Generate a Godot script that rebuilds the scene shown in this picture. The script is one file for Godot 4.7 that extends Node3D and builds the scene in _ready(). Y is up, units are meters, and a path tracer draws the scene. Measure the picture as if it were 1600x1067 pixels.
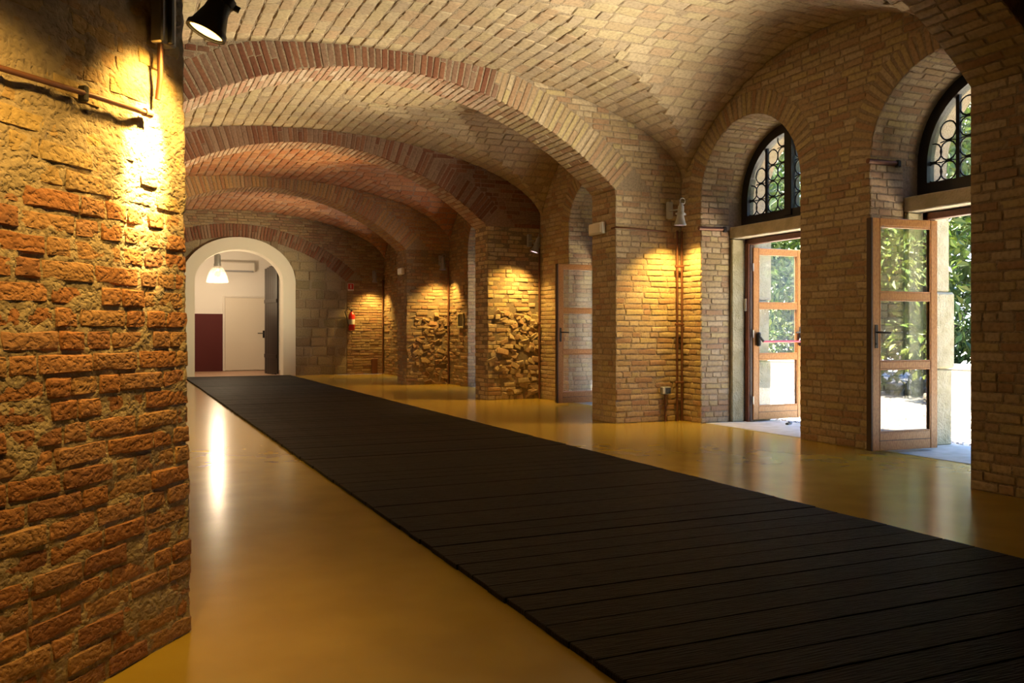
extends Node3D
# A brick-vaulted hall. x runs across the hall, y up, depth along -z.

var rng := RandomNumberGenerator.new()
var names := {}
var M := {}
var cache := {}
var PAL := {}
var rows := []          # bricks collected for the piece of the setting being built
const CAM := Vector3(0, 1.15, 0)
const FOCAL := 1370.0   # pixels at 1600 wide
const TURN := 0.42136
const XW := 6.69        # inner face of the wall with the doors
const XP := 5.70        # hall face of its piers
const XC := 2.79        # middle of the hall
const SPRING := 2.95
const BAYS := [[4.5, 9.53], [10.14, 13.73], [14.3, 18.33], [19.0, 23.6]]
const ARCHES := [[3.9, 4.5], [9.53, 10.14], [13.73, 14.3], [18.33, 19.0]]
const DOORWAYS := [[4.62, 6.38, 0], [7.35, 9.11, 0], [11.2, 12.67, 1], [15.45, 17.2, 2], [20.4, 22.1, 3]]
const DOOR_SPRING := 2.80

func _ready():
	rng.seed = 7
	# ---- camera, sky, sun, exposure
	var cam := Camera3D.new(); cam.name = "camera"
	cam.position = CAM; cam.rotation.y = -TURN
	cam.near = 0.05; cam.far = 300.0
	cam.projection = Camera3D.PROJECTION_FRUSTUM
	cam.size = 2.0 * cam.near * 533.5 / FOCAL
	cam.frustum_offset = Vector2(0, -cam.near * 14.5 / FOCAL)
	add_child(cam); cam.current = true
	var we := WorldEnvironment.new(); we.name = "environment"
	var e := Environment.new()
	e.background_mode = Environment.BG_SKY
	var sm := ProceduralSkyMaterial.new()
	sm.sky_top_color = Color(0.42, 0.6, 0.88); sm.sky_horizon_color = Color(0.86, 0.91, 0.95)
	sm.ground_bottom_color = Color(0.3, 0.3, 0.28); sm.ground_horizon_color = Color(0.6, 0.62, 0.6)
	var sky := Sky.new(); sky.sky_material = sm
	e.sky = sky; e.background_energy_multiplier = 9.5
	e.tonemap_mode = Environment.TONE_MAPPER_LINEAR
	e.tonemap_exposure = 1.0
	e.sdfgi_enabled = true; e.ssao_enabled = true; e.ssil_enabled = true
	we.environment = e; add_child(we)
	var sun := DirectionalLight3D.new(); sun.name = "sun"
	sun.light_color = Color(1.0, 0.95, 0.86); sun.light_energy = 36.0
	sun.light_angular_distance = 0.6; sun.shadow_enabled = true
	add_child(sun)
	sun.look_at_from_position(Vector3.ZERO, Vector3(0.07, -0.86, 0.5), Vector3.UP)

	make_materials()
	build_floor()
	build_shell()
	for i in 4: build_arch(i)
	for i in 4: build_vault(i)
	for i in 4: build_right_wall(i)
	build_end_wall()
	build_end_room()
	build_near_pillar()
	build_walkway()
	build_doors()
	build_lunettes()
	build_fittings()
	build_garden()

# ------------------------------------------------------------------ helpers
func P(x: float, y: float, d: float) -> Vector3: return Vector3(x, y, -d)

func numbered(n: String) -> String:
	var k: int = names.get(n, 0)
	names[n] = k + 1
	return n if k == 0 else "%s_%03d" % [n, k]

func thing(called: String, label: String, category: String, at := Vector3.ZERO, group := "") -> Node3D:
	var o := Node3D.new(); o.name = numbered(called); o.position = at
	add_child(o, true)
	o.set_meta("label", label); o.set_meta("category", category)
	if group: o.set_meta("group", group)
	return o

func structure(called: String, label: String, category := "") -> Node3D:
	var o := Node3D.new(); o.name = numbered(called)
	add_child(o, true)
	o.set_meta("kind", "structure"); o.set_meta("label", label)
	if category: o.set_meta("category", category)
	return o

func ST() -> SurfaceTool:
	var st := SurfaceTool.new(); st.begin(Mesh.PRIMITIVE_TRIANGLES); st.set_smooth_group(-1)
	return st

func part(called: String, st: SurfaceTool, m: Material, parent: Node3D) -> MeshInstance3D:
	st.generate_normals()
	var o := MeshInstance3D.new(); o.name = called
	o.mesh = st.commit(); o.material_override = m
	parent.add_child(o, true)
	return o

func tri(st: SurfaceTool, a: Vector3, b: Vector3, c: Vector3, out: Vector3):
	if (b - a).cross(c - a).dot(out) > 0.0:
		st.add_vertex(a); st.add_vertex(c); st.add_vertex(b)
	else:
		st.add_vertex(a); st.add_vertex(b); st.add_vertex(c)

func quad(st: SurfaceTool, a: Vector3, b: Vector3, c: Vector3, d: Vector3, out: Vector3):
	tri(st, a, b, c, out); tri(st, a, c, d, out)

func box(st: SurfaceTool, c: Vector3, size: Vector3, bev := 0.004, bs := Basis.IDENTITY):
	var h := size * 0.5
	bev = minf(bev, minf(h.x, minf(h.y, h.z)) * 0.6)
	var pt := func(ax: int, s: Vector3) -> Vector3:
		var v := Vector3(s.x * (h.x - bev), s.y * (h.y - bev), s.z * (h.z - bev))
		v[ax] = s[ax] * h[ax]
		return c + bs * v
	var plain := bev <= 0.0
	for ax in 3:
		var u := (ax + 1) % 3; var w := (ax + 2) % 3
		for s in [-1.0, 1.0]:
			var q := []
			for k in [[-1, -1], [1, -1], [1, 1], [-1, 1]]:
				var sg := Vector3.ZERO; sg[ax] = s; sg[u] = k[0]; sg[w] = k[1]
				q.append(pt.call(ax, sg))
			var n := Vector3.ZERO; n[ax] = s
			quad(st, q[0], q[1], q[2], q[3], bs * n)
		if plain: continue
		for s1 in [-1.0, 1.0]:
			for s2 in [-1.0, 1.0]:
				var a := Vector3.ZERO; a[u] = s1; a[w] = s2; a[ax] = -1.0
				var b := a; b[ax] = 1.0
				var n2 := Vector3.ZERO; n2[u] = s1; n2[w] = s2
				quad(st, pt.call(u, a), pt.call(u, b), pt.call(w, b), pt.call(w, a), bs * n2)
	if plain: return
	for sx in [-1.0, 1.0]:
		for sy in [-1.0, 1.0]:
			for sz in [-1.0, 1.0]:
				var sg := Vector3(sx, sy, sz)
				tri(st, pt.call(0, sg), pt.call(1, sg), pt.call(2, sg), bs * sg)

func slab(st: SurfaceTool, a: Vector3, b: Vector3, bev := 0.004):
	box(st, (a + b) * 0.5, (b - a).abs(), bev)

func tube(st: SurfaceTool, pts: Array, r: float, seg := 8, r_end := -1.0):
	st.set_smooth_group(0)
	var rings := []
	var n := pts.size()
	for i in n:
		var t: Vector3 = (pts[mini(i + 1, n - 1)] - pts[maxi(i - 1, 0)]).normalized()
		var up := Vector3.UP if absf(t.y) < 0.9 else Vector3.RIGHT
		var x := t.cross(up).normalized(); var y := x.cross(t)
		var rr := r if r_end < 0.0 else lerpf(r, r_end, float(i) / (n - 1))
		var ring := []
		for k in seg:
			var a := TAU * k / seg
			ring.append(pts[i] + (x * cos(a) + y * sin(a)) * rr)
		rings.append(ring)
	for i in n - 1:
		for k in seg:
			var k2 := (k + 1) % seg
			quad(st, rings[i][k], rings[i][k2], rings[i + 1][k2], rings[i + 1][k], rings[i][k] + rings[i][k2] - pts[i] * 2.0)
	st.set_smooth_group(-1)
	for k in range(1, seg - 1):
		tri(st, rings[0][0], rings[0][k], rings[0][k + 1], pts[0] - pts[1])
		tri(st, rings[n - 1][0], rings[n - 1][k], rings[n - 1][k + 1], pts[n - 1] - pts[n - 2])

func lathe(st: SurfaceTool, prof: Array, at: Vector3, axis: Vector3, seg := 20):
	# prof: [along the axis, radius]; sharp where two points repeat
	st.set_smooth_group(1)
	axis = axis.normalized()
	var up := Vector3.UP if absf(axis.y) < 0.9 else Vector3.RIGHT
	var x := axis.cross(up).normalized(); var y := x.cross(axis)
	for i in prof.size() - 1:
		st.set_smooth_group(i + 2 if absf(prof[i][0] - prof[i + 1][0]) < 0.001 else 1)
		for k in seg:
			var a := TAU * k / seg; var b := TAU * (k + 1) / seg
			var ra := x * cos(a) + y * sin(a); var rb := x * cos(b) + y * sin(b)
			var p0: Vector3 = at + axis * prof[i][0]; var p1: Vector3 = at + axis * prof[i + 1][0]
			var dz: float = prof[i + 1][0] - prof[i][0]; var dr: float = prof[i + 1][1] - prof[i][1]
			var out: Vector3 = (ra + rb) * 0.5 * dz - axis * dr
			quad(st, p0 + ra * prof[i][1], p0 + rb * prof[i][1], p1 + rb * prof[i + 1][1], p1 + ra * prof[i + 1][1], out)
	st.set_smooth_group(-1)

func torus(st: SurfaceTool, at: Vector3, axis: Vector3, big: float, small: float, seg := 16, sides := 6):
	var up := Vector3.UP if absf(axis.y) < 0.9 else Vector3.RIGHT
	var x := axis.cross(up).normalized(); var y := x.cross(axis)
	st.set_smooth_group(0)
	for k in seg:
		var a := TAU * k / seg; var b := TAU * (k + 1) / seg
		var ra := x * cos(a) + y * sin(a); var rb := x * cos(b) + y * sin(b)
		for j in sides:
			var u := TAU * j / sides; var v := TAU * (j + 1) / sides
			quad(st, at + ra * (big + small * cos(u)) + axis * small * sin(u), at + rb * (big + small * cos(u)) + axis * small * sin(u),
				at + rb * (big + small * cos(v)) + axis * small * sin(v), at + ra * (big + small * cos(v)) + axis * small * sin(v), ra * cos((u + v) / 2) + axis * sin((u + v) / 2))
	st.set_smooth_group(-1)

func extrude(st: SurfaceTool, poly: PackedVector2Array, o: Vector3, ax: Vector3, ay: Vector3, deep: Vector3):
	var idx := Geometry2D.triangulate_polygon(poly)
	for i in range(0, idx.size(), 3):
		var a := o + ax * poly[idx[i]].x + ay * poly[idx[i]].y
		var b := o + ax * poly[idx[i + 1]].x + ay * poly[idx[i + 1]].y
		var c := o + ax * poly[idx[i + 2]].x + ay * poly[idx[i + 2]].y
		tri(st, a, b, c, -deep); tri(st, a + deep, b + deep, c + deep, deep)
	var cw := Geometry2D.is_polygon_clockwise(poly)
	for i in poly.size():
		var p := poly[i]; var q := poly[(i + 1) % poly.size()]
		var d := q - p
		var nn := Vector2(-d.y, d.x) if cw else Vector2(d.y, -d.x)
		var a := o + ax * p.x + ay * p.y; var b := o + ax * q.x + ay * q.y
		quad(st, a, b, b + deep, a + deep, ax * nn.x + ay * nn.y)

# ------------------------------------------------------------------ materials
func noise_tex(freq: float, octaves: int, ramp: Array, size := 512, sd := 1, kind := FastNoiseLite.TYPE_SIMPLEX_SMOOTH) -> NoiseTexture2D:
	var n := FastNoiseLite.new(); n.seed = sd; n.frequency = freq; n.noise_type = kind
	n.fractal_octaves = octaves; n.fractal_type = FastNoiseLite.FRACTAL_FBM if octaves > 1 else FastNoiseLite.FRACTAL_NONE
	var t := NoiseTexture2D.new(); t.width = size; t.height = size; t.seamless = true; t.noise = n
	var g := Gradient.new()
	var offs := PackedFloat32Array(); var cols := PackedColorArray()
	for r in ramp:
		offs.append(r[0]); cols.append(r[1])
	g.offsets = offs; g.colors = cols
	t.color_ramp = g
	return t

func grey(v: float) -> Color: return Color(v, v, v)

func mat(called: String, c: Color, rough := 0.8, metal := 0.0) -> StandardMaterial3D:
	var m := StandardMaterial3D.new(); m.resource_name = called
	m.albedo_color = c.linear_to_srgb(); m.roughness = rough; m.metallic = metal
	M[called] = m
	return m

func world_map(m: StandardMaterial3D, s: float):
	m.uv1_triplanar = true; m.uv1_world_triplanar = true; m.uv1_scale = Vector3(s, s, s); m.uv1_triplanar_sharpness = 4.0

func make_materials():
	var mottle := noise_tex(0.02, 6, [[0.15, grey(0.84)], [0.4, grey(0.93)], [0.6, grey(0.97)], [0.85, grey(1.0)]], 1024, 3)
	var pits := noise_tex(0.035, 5, [[0.15, grey(0.0)], [0.45, grey(0.7)], [0.8, grey(1.0)]], 1024, 11)
	for k in [["brick", 0.9, 0.45], ["vault_brick", 0.9, 0.45], ["pillar_brick", 0.9, 0.55], ["mortar", 0.95, 0.5]]:
		var m := mat(k[0], Color.WHITE, k[1])
		m.vertex_color_use_as_albedo = true
		m.albedo_texture = mottle
		m.heightmap_enabled = true; m.heightmap_texture = pits; m.heightmap_scale = k[2]
		world_map(m, 1.1)
		m.cull_mode = BaseMaterial3D.CULL_DISABLED
		m.metallic_specular = 0.25
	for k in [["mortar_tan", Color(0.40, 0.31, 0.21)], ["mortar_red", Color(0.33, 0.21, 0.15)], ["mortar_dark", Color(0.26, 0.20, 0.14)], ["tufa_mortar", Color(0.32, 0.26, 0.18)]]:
		var m := mat(k[0], k[1], 0.95)
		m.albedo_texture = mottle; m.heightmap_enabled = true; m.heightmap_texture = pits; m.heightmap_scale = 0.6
		world_map(m, 1.1); m.cull_mode = BaseMaterial3D.CULL_DISABLED; m.metallic_specular = 0.25
	M.vault_brick.heightmap_enabled = false; M.brick.heightmap_enabled = false; M.mortar_red.heightmap_enabled = false; M.mortar_dark.heightmap_enabled = false
	# polished ochre floor
	var cloudy := noise_tex(0.006, 3, [[0.2, Color(0.95, 0.94, 0.92)], [0.45, Color(0.97, 0.965, 0.95)], [0.62, Color(0.985, 0.98, 0.97)], [0.85, Color(1, 1, 0.98)]], 1024, 5)
	var sheen := noise_tex(0.015, 4, [[0.2, grey(0.86)], [0.8, grey(1.0)]], 512, 6)
	var fl := mat("polished_concrete", Color(0.42, 0.285, 0.038), 0.2)
	fl.albedo_texture = cloudy
	world_map(fl, 0.35); fl.metallic_specular = 0.5
	# dark planks: grain runs across the hall
	var grain := noise_tex(0.02, 4, [[0.2, grey(0.45)], [0.5, grey(0.8)], [0.8, grey(1.0)]], 512, 8)
	for k in 4:
		var c: Color = [Color(0.0155, 0.012, 0.0095), Color(0.018, 0.0135, 0.0105), Color(0.013, 0.0105, 0.009), Color(0.021, 0.0155, 0.0115)][k]
		var m := mat("plank%d" % k, c, 0.6); m.metallic_specular = 0.22
		m.albedo_texture = grain; world_map(m, 1.0); m.uv1_scale = Vector3(0.5, 1.0, 7.0)
		m.heightmap_enabled = true; m.heightmap_texture = grain; m.heightmap_scale = 0.35
	var wg := noise_tex(0.02, 4, [[0.2, Color(0.86, 0.80, 0.74)], [0.5, Color(0.95, 0.92, 0.88)], [0.8, Color(1, 1, 1)]], 512, 13)
	for k in [["door_wood", Color(0.42, 0.19, 0.052), 0.36], ["frame_wood", Color(0.16, 0.055, 0.028), 0.42], ["dark_wood", Color(0.012, 0.008, 0.006), 0.35], ["edge_wood", Color(0.06, 0.03, 0.018), 0.5]]:
		var m := mat(k[0], k[1], k[2])
		m.albedo_texture = wg; world_map(m, 1.0); m.uv1_scale = Vector3(5.0, 2.0, 5.0)
	var stone := noise_tex(0.012, 5, [[0.2, Color(0.90, 0.90, 0.85)], [0.5, Color(0.96, 0.96, 0.94)], [0.8, Color(1, 1, 1)]], 512, 15)
	for k in [["stone_jamb", Color(0.42, 0.37, 0.23), 0.85], ["lintel_plaster", Color(0.60, 0.52, 0.38), 0.85], ["white_plaster", Color(0.72, 0.68, 0.58), 0.85], ["room_white", Color(0.74, 0.71, 0.66), 0.8], ["threshold", Color(0.52, 0.50, 0.44), 0.5], ["plain_plaster", Color(0.35, 0.27, 0.18), 0.9], ["outside_wall", Color(0.34, 0.33, 0.31), 0.85], ["red_paint", Color(0.075, 0.004, 0.004), 0.75], ["room_floor", Color(0.40, 0.24, 0.16), 0.45], ["rock", Color(0.30, 0.26, 0.2), 0.9]]:
		var m := mat(k[0], k[1], k[2])
		m.albedo_texture = stone; world_map(m, 0.8); m.cull_mode = BaseMaterial3D.CULL_DISABLED
		m.heightmap_enabled = not k[0] in ["red_paint", "room_white", "room_floor", "white_plaster", "threshold"]; m.heightmap_texture = pits; m.heightmap_scale = 0.05 if k[0] in ["red_paint", "room_white", "room_floor", "white_plaster"] else 0.5
	for k in ["room_white", "white_plaster", "red_paint"]: M[k].albedo_texture = null
	mat("door_paint", Color(0.68, 0.62, 0.52), 0.45)
	mat("lamp_grey", Color(0.30, 0.30, 0.29), 0.45, 0.35)
	mat("lamp_pale", Color(0.42, 0.41, 0.38), 0.5)
	mat("lamp_dark", Color(0.07, 0.07, 0.072), 0.4, 0.3)
	mat("steel", Color(0.55, 0.54, 0.52), 0.35, 0.9)
	mat("iron", Color(0.035, 0.028, 0.022), 0.55, 0.4)
	mat("copper_pipe", Color(0.17, 0.07, 0.035), 0.5, 0.35)
	mat("black_plastic", Color(0.012, 0.012, 0.013), 0.4)
	mat("white_plastic", Color(0.66, 0.62, 0.56), 0.45)
	mat("grey_plastic", Color(0.24, 0.24, 0.25), 0.45)
	mat("red_enamel", Color(0.50, 0.018, 0.012), 0.3)
	mat("red_bar", Color(0.55, 0.03, 0.05), 0.35)
	mat("lead", Color(0.03, 0.03, 0.032), 0.5, 0.4)
	var g := mat("pane_glass", Color(0.9, 0.95, 0.93), 0.0)
	g.albedo_color = Color(0.92, 0.96, 0.94, 0.06); g.transparency = BaseMaterial3D.TRANSPARENCY_ALPHA
	var g4 := mat("mirror_glass", Color(0.95, 0.97, 0.96), 0.0)
	g4.albedo_color = Color(0.95, 0.97, 0.96, 0.04); g4.refraction_enabled = true; g4.refraction_scale = 0.1
	var g2 := mat("bottle_glass", Color(0.8, 0.88, 0.78), 0.05)
	g2.albedo_color = Color(0.80, 0.88, 0.76, 0.22); g2.transparency = BaseMaterial3D.TRANSPARENCY_ALPHA
	var g3 := mat("shade_glass", Color(1, 1, 1), 0.1)
	g3.albedo_color = Color(0.95, 0.92, 0.86, 0.10); g3.transparency = BaseMaterial3D.TRANSPARENCY_ALPHA
	for k in [["warm_glow", Color(1.0, 0.80, 0.45), 6.0], ["cool_glow", Color(0.95, 0.80, 0.85), 2.2], ["bulb_glow", Color(1.0, 0.82, 0.6), 0.9]]:
		var m := mat(k[0], k[1], 0.5)
		m.emission_enabled = true; m.emission = k[1]; m.emission_energy_multiplier = k[2]
	# garden
	var gv := mat("gravel", Color(0.62, 0.59, 0.54), 0.95)
	gv.albedo_texture = noise_tex(0.09, 3, [[0.25, grey(0.5)], [0.5, grey(0.85)], [0.75, grey(1.0)]], 1024, 31, FastNoiseLite.TYPE_CELLULAR)
	world_map(gv, 0.9)
	var gs := mat("gravel_stone", Color(0.60, 0.57, 0.52), 0.95); gs.vertex_color_use_as_albedo = true
	mat("bark", Color(0.11, 0.08, 0.055), 0.95)
	for k in [["leaf_green", Color(0.055, 0.105, 0.017)], ["leaf_light", Color(0.10, 0.15, 0.025)], ["leaf_dark", Color(0.026, 0.052, 0.014)], ["petal_yellow", Color(0.55, 0.36, 0.02)]]:
		var m := mat(k[0], k[1], 0.5)
		m.vertex_color_use_as_albedo = true; m.cull_mode = BaseMaterial3D.CULL_DISABLED
		m.backlight_enabled = true; m.backlight = Color(0.12, 0.17, 0.03).linear_to_srgb()
	PAL = {
		"tan": [Color(0.510, 0.390, 0.235), Color(0.455, 0.335, 0.190), Color(0.550, 0.430, 0.275), Color(0.475, 0.335, 0.200), Color(0.520, 0.405, 0.215), Color(0.420, 0.270, 0.160)],
		"vault": [Color(0.505, 0.390, 0.250), Color(0.470, 0.355, 0.220), Color(0.530, 0.420, 0.275), Color(0.490, 0.350, 0.220), Color(0.515, 0.410, 0.250), Color(0.455, 0.355, 0.240)],
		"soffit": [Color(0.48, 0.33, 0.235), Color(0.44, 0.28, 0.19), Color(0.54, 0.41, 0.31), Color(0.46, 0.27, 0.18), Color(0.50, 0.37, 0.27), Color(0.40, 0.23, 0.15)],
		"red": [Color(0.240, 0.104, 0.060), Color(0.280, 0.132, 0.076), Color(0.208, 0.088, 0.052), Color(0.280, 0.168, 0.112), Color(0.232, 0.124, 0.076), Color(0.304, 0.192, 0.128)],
		"redvault": [Color(0.46, 0.20, 0.10), Color(0.50, 0.24, 0.12), Color(0.42, 0.18, 0.09), Color(0.52, 0.28, 0.15), Color(0.44, 0.22, 0.12), Color(0.48, 0.27, 0.17)],
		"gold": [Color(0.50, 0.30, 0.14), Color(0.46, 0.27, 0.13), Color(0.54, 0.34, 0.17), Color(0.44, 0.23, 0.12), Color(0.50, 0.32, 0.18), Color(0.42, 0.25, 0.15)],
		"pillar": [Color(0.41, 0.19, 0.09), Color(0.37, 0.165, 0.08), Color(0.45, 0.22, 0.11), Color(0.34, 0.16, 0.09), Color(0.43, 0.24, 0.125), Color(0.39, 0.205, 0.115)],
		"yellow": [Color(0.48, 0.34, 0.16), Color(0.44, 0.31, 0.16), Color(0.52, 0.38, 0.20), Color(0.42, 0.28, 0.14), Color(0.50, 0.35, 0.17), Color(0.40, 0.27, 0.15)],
		"tufa": [Color(0.29, 0.23, 0.14), Color(0.25, 0.20, 0.12), Color(0.33, 0.26, 0.16), Color(0.27, 0.20, 0.13), Color(0.31, 0.25, 0.17), Color(0.24, 0.18, 0.11)],
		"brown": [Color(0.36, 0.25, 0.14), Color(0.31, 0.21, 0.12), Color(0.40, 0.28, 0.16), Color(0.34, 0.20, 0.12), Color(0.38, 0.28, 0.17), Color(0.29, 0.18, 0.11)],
	}

# ------------------------------------------------------------------ bricks
const SIZES := {"stretcher": [0.25, 0.06], "header": [0.12, 0.06], "flat": [0.27, 0.125], "half": [0.13, 0.125], "block": [0.45, 0.29]}

func brick_mesh(size: String, variant: int, tint: Color, jag := 0.6) -> ArrayMesh:
	var key := "%s|%d|%s|%.1f" % [size, variant, tint.to_html(), jag]
	if cache.has(key): return cache[key]
	var r := RandomNumberGenerator.new(); r.seed = hash("%s%d" % [size, variant])
	var l: float = SIZES[size][0] * 0.5; var h: float = SIZES[size][1] * 0.5
	var n := 10
	var base := []
	# outline with a point in the middle of the short sides and two along the long ones
	for q in [[-1, -1], [-0.35, -1], [0.35, -1], [1, -1], [1, 0], [1, 1], [0.35, 1], [-0.35, 1], [-1, 1], [-1, 0]]:
		base.append(Vector2(q[0] * l, q[1] * h))
	var bev := h * 0.17
	var k := jag * h * 0.09
	var r1 := []; var r2 := []; var r0 := []
	for p in base:
		var w: Vector2 = p + Vector2(r.randf_range(-k, k), r.randf_range(-k, k))
		r0.append(Vector3(p.x, p.y, -0.045))
		r1.append(Vector3(w.x, w.y, -0.009 + r.randf_range(-0.003, 0.002)))
		var d := Vector2(signf(p.x) * bev if absf(p.x) > l * 0.9 else 0.0, signf(p.y) * bev if absf(p.y) > h * 0.9 else 0.0)
		var v := w - d * r.randf_range(0.6, 1.6)
		r2.append(Vector3(v.x, v.y, r.randf_range(-0.0035, 0.0035) * jag))
	var mid := Vector3(r.randf_range(-0.3, 0.3) * l, 0, 0.003)
	var st := ST(); st.set_color(tint)
	for i in n:
		var j := (i + 1) % n
		var out := Vector3(base[i].x + base[j].x, base[i].y + base[j].y, 0)
		st.set_smooth_group(2)
		quad(st, r0[i], r0[j], r1[j], r1[i], out)
		st.set_smooth_group(1)
		quad(st, r1[i], r1[j], r2[j], r2[i], out.normalized() + Vector3(0, 0, 0.6))
		st.set_smooth_group(3)
		tri(st, r2[i], r2[j], mid, Vector3(0, 0, 1))
	st.generate_normals()
	var m := st.commit()
	cache[key] = m
	return m

func put(c: Vector3, dx: Vector3, n: Vector3, l: float, h: float, tint: int, wob := 0.004):
	var x := dx.rotated(n, rng.randf_range(-0.012, 0.012))
	if rng.randf() < 0.5: x = -x
	var nn := (n + x * rng.randf_range(-wob, wob) * 6.0).normalized()
	x = (x - nn * x.dot(nn)).normalized()
	rows.append([Transform3D(Basis(x, nn.cross(x), nn), c + n * rng.randf_range(-wob, wob)), l, h, tint])

func tint6(worn := 0.0) -> int: return mini(5, int(rng.randf() * 6.0))

# a course of bricks from s0 to s1 along dx, starting at o
func course(o: Vector3, dx: Vector3, n: Vector3, s0: float, s1: float, h: float, long: float, joint := 0.011, wob := 0.004, headers := 0.3):
	var s := s0
	var first := true
	while s1 - s > 0.035:
		var l := long * rng.randf_range(0.92, 1.05)
		if rng.randf() < headers: l = long * rng.randf_range(0.44, 0.55)
		if first: l *= rng.randf_range(0.45, 1.0)
		first = false
		if s1 - s - l < long * 0.3: l = s1 - s
		if l > long * 1.25: l = (s1 - s) * 0.5
		put(o + dx * (s + l * 0.5), dx, n, l - joint, h * rng.randf_range(0.95, 1.02), tint6(), wob)
		s += l

# courses on an upright plane: spans(y) -> [[s0, s1], ...]
func wall_rows(o: Vector3, dx: Vector3, n: Vector3, y0: float, y1: float, pitch: float, spans: Callable, long := 0.262, wob := 0.003, headers := 0.35):
	var k := int(round((y1 - y0) / pitch))
	for i in k:
		var y := y0 + (i + 0.5) * (y1 - y0) / k
		for sp in spans.call(y):
			if sp[1] - sp[0] > 0.04:
				course(o + Vector3.UP * y, dx, n, sp[0], sp[1], pitch - 0.008, long, 0.011, wob, headers)

func seen_size(t: Transform3D, l: float) -> float:
	var v: Vector3 = (t.origin - CAM).rotated(Vector3.UP, TURN)
	if v.z > -0.4: return 0.0
	var u := 800.0 + FOCAL * v.x / -v.z; var w := 519.0 - FOCAL * v.y / -v.z
	if u < -30 or u > 1630 or w < -30 or w > 1100: return 0.0
	var face := t.basis.z.normalized().dot((CAM - t.origin).normalized())
	if face < 0.02: return 0.0
	return FOCAL * l / -v.z * (0.35 + face)

func flush(parent: Node3D, pal: String, m: Material, called := "brick", most := 300, least := 8.0, rest_name := "brickwork", pal2 := "", pal2_test = null):
	var list := []
	for b in rows:
		list.append([seen_size(b[0], b[1]), b])
	list.sort_custom(func(a, c): return a[0] > c[0])
	var rest := []
	var made := 0
	for it in list:
		var b: Array = it[1]
		var p := pal
		if pal2 and pal2_test.call(b[0].origin): p = pal2
		var tint: Color = PAL[p][b[3]]
		var size := ""
		var best := 1e9
		for k in SIZES:
			var d := absf(log(b[1] / SIZES[k][0])) + absf(log(b[2] / SIZES[k][1])) * 1.3
			if d < best: best = d; size = k
		if made < most and it[0] >= least:
			made += 1
			var o := MeshInstance3D.new(); o.name = called
			o.mesh = brick_mesh(size, made % 5, tint)
			o.material_override = m
			o.transform = Transform3D(b[0].basis * Basis.from_scale(Vector3(b[1] / SIZES[size][0], b[2] / SIZES[size][1], 1.0)), b[0].origin)
			parent.add_child(o, true)
		else:
			rest.append([b, tint, size])
	if rest.size() > 0:
		var count := {}
		for r in rest: count[r[2]] = count.get(r[2], 0) + 1
		var main: String = count.keys()[0]
		for k in count:
			if count[k] > count[main]: main = k
		var mm := MultiMesh.new(); mm.transform_format = MultiMesh.TRANSFORM_3D; mm.use_colors = true
		mm.mesh = brick_mesh(main, 1, Color.WHITE)
		mm.instance_count = rest.size()
		for i in rest.size():
			var b: Array = rest[i][0]
			mm.set_instance_transform(i, Transform3D(b[0].basis * Basis.from_scale(Vector3(b[1] / SIZES[main][0], b[2] / SIZES[main][1], 1.0)), b[0].origin))
			mm.set_instance_color(i, rest[i][1])
		var o := MultiMeshInstance3D.new(); o.name = rest_name; o.multimesh = mm; o.material_override = m
		o.set_meta("kind", "stuff")
		parent.add_child(o, true)
	rows.clear()

# ------------------------------------------------------------------ curves of the vaults
const ELL_A := 3.95
const RISE := 1.31
const VAULT_SPRING := 3.0
const ARC_R := 4.23
const ARC_Y := -0.13    # height of the centre of the transverse arches

func main_y(x: float) -> float:
	return VAULT_SPRING + RISE * sqrt(maxf(0.0, 1.0 - pow((x - XC) / ELL_A, 2)))

func lat_y(d: float, b: Array) -> float:
	var t: float = absf(d - (b[0] + b[1]) * 0.5) / ((b[1] - b[0]) * 0.5)
	return VAULT_SPRING + RISE * pow(maxf(0.0, 1.0 - t * t), 0.764)

func main_x(y: float) -> float:   # half width of the main barrel at a height
	return ELL_A * sqrt(maxf(0.0, 1.0 - pow((y - VAULT_SPRING) / RISE, 2)))

func lat_d(y: float, b: Array) -> float:
	return (b[1] - b[0]) * 0.5 * sqrt(maxf(0.0, 1.0 - pow(clampf((y - VAULT_SPRING) / RISE, 0.0, 1.0), 1.0 / 0.764)))

func vault_y(x: float, d: float, b: Array) -> float:
	return maxf(main_y(x), lat_y(d, b)) if x > XC else main_y(x)

func arc_x(y: float, more := 0.0) -> float:   # half width of the transverse arch at a height
	return sqrt(maxf(0.0, pow(ARC_R + more, 2) - pow(y - ARC_Y, 2)))

# ------------------------------------------------------------------ floor and shell
func build_floor():
	var f := structure("floor", "polished ochre concrete floor of the vaulted hall")
	var st := ST(); slab(st, P(-3.5, -0.2, -4.0), P(7.14, 0.0, 23.6), 0.0)
	part("screed", st, M.polished_concrete, f)
	for i in DOORWAYS.size():
		var w: Array = DOORWAYS[i]
		st = ST(); slab(st, P(6.76, -0.2, w[0] + 0.004), P(7.80, 0.005, w[1] - 0.004), 0.003)
		part("threshold", st, M.threshold, f)

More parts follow.
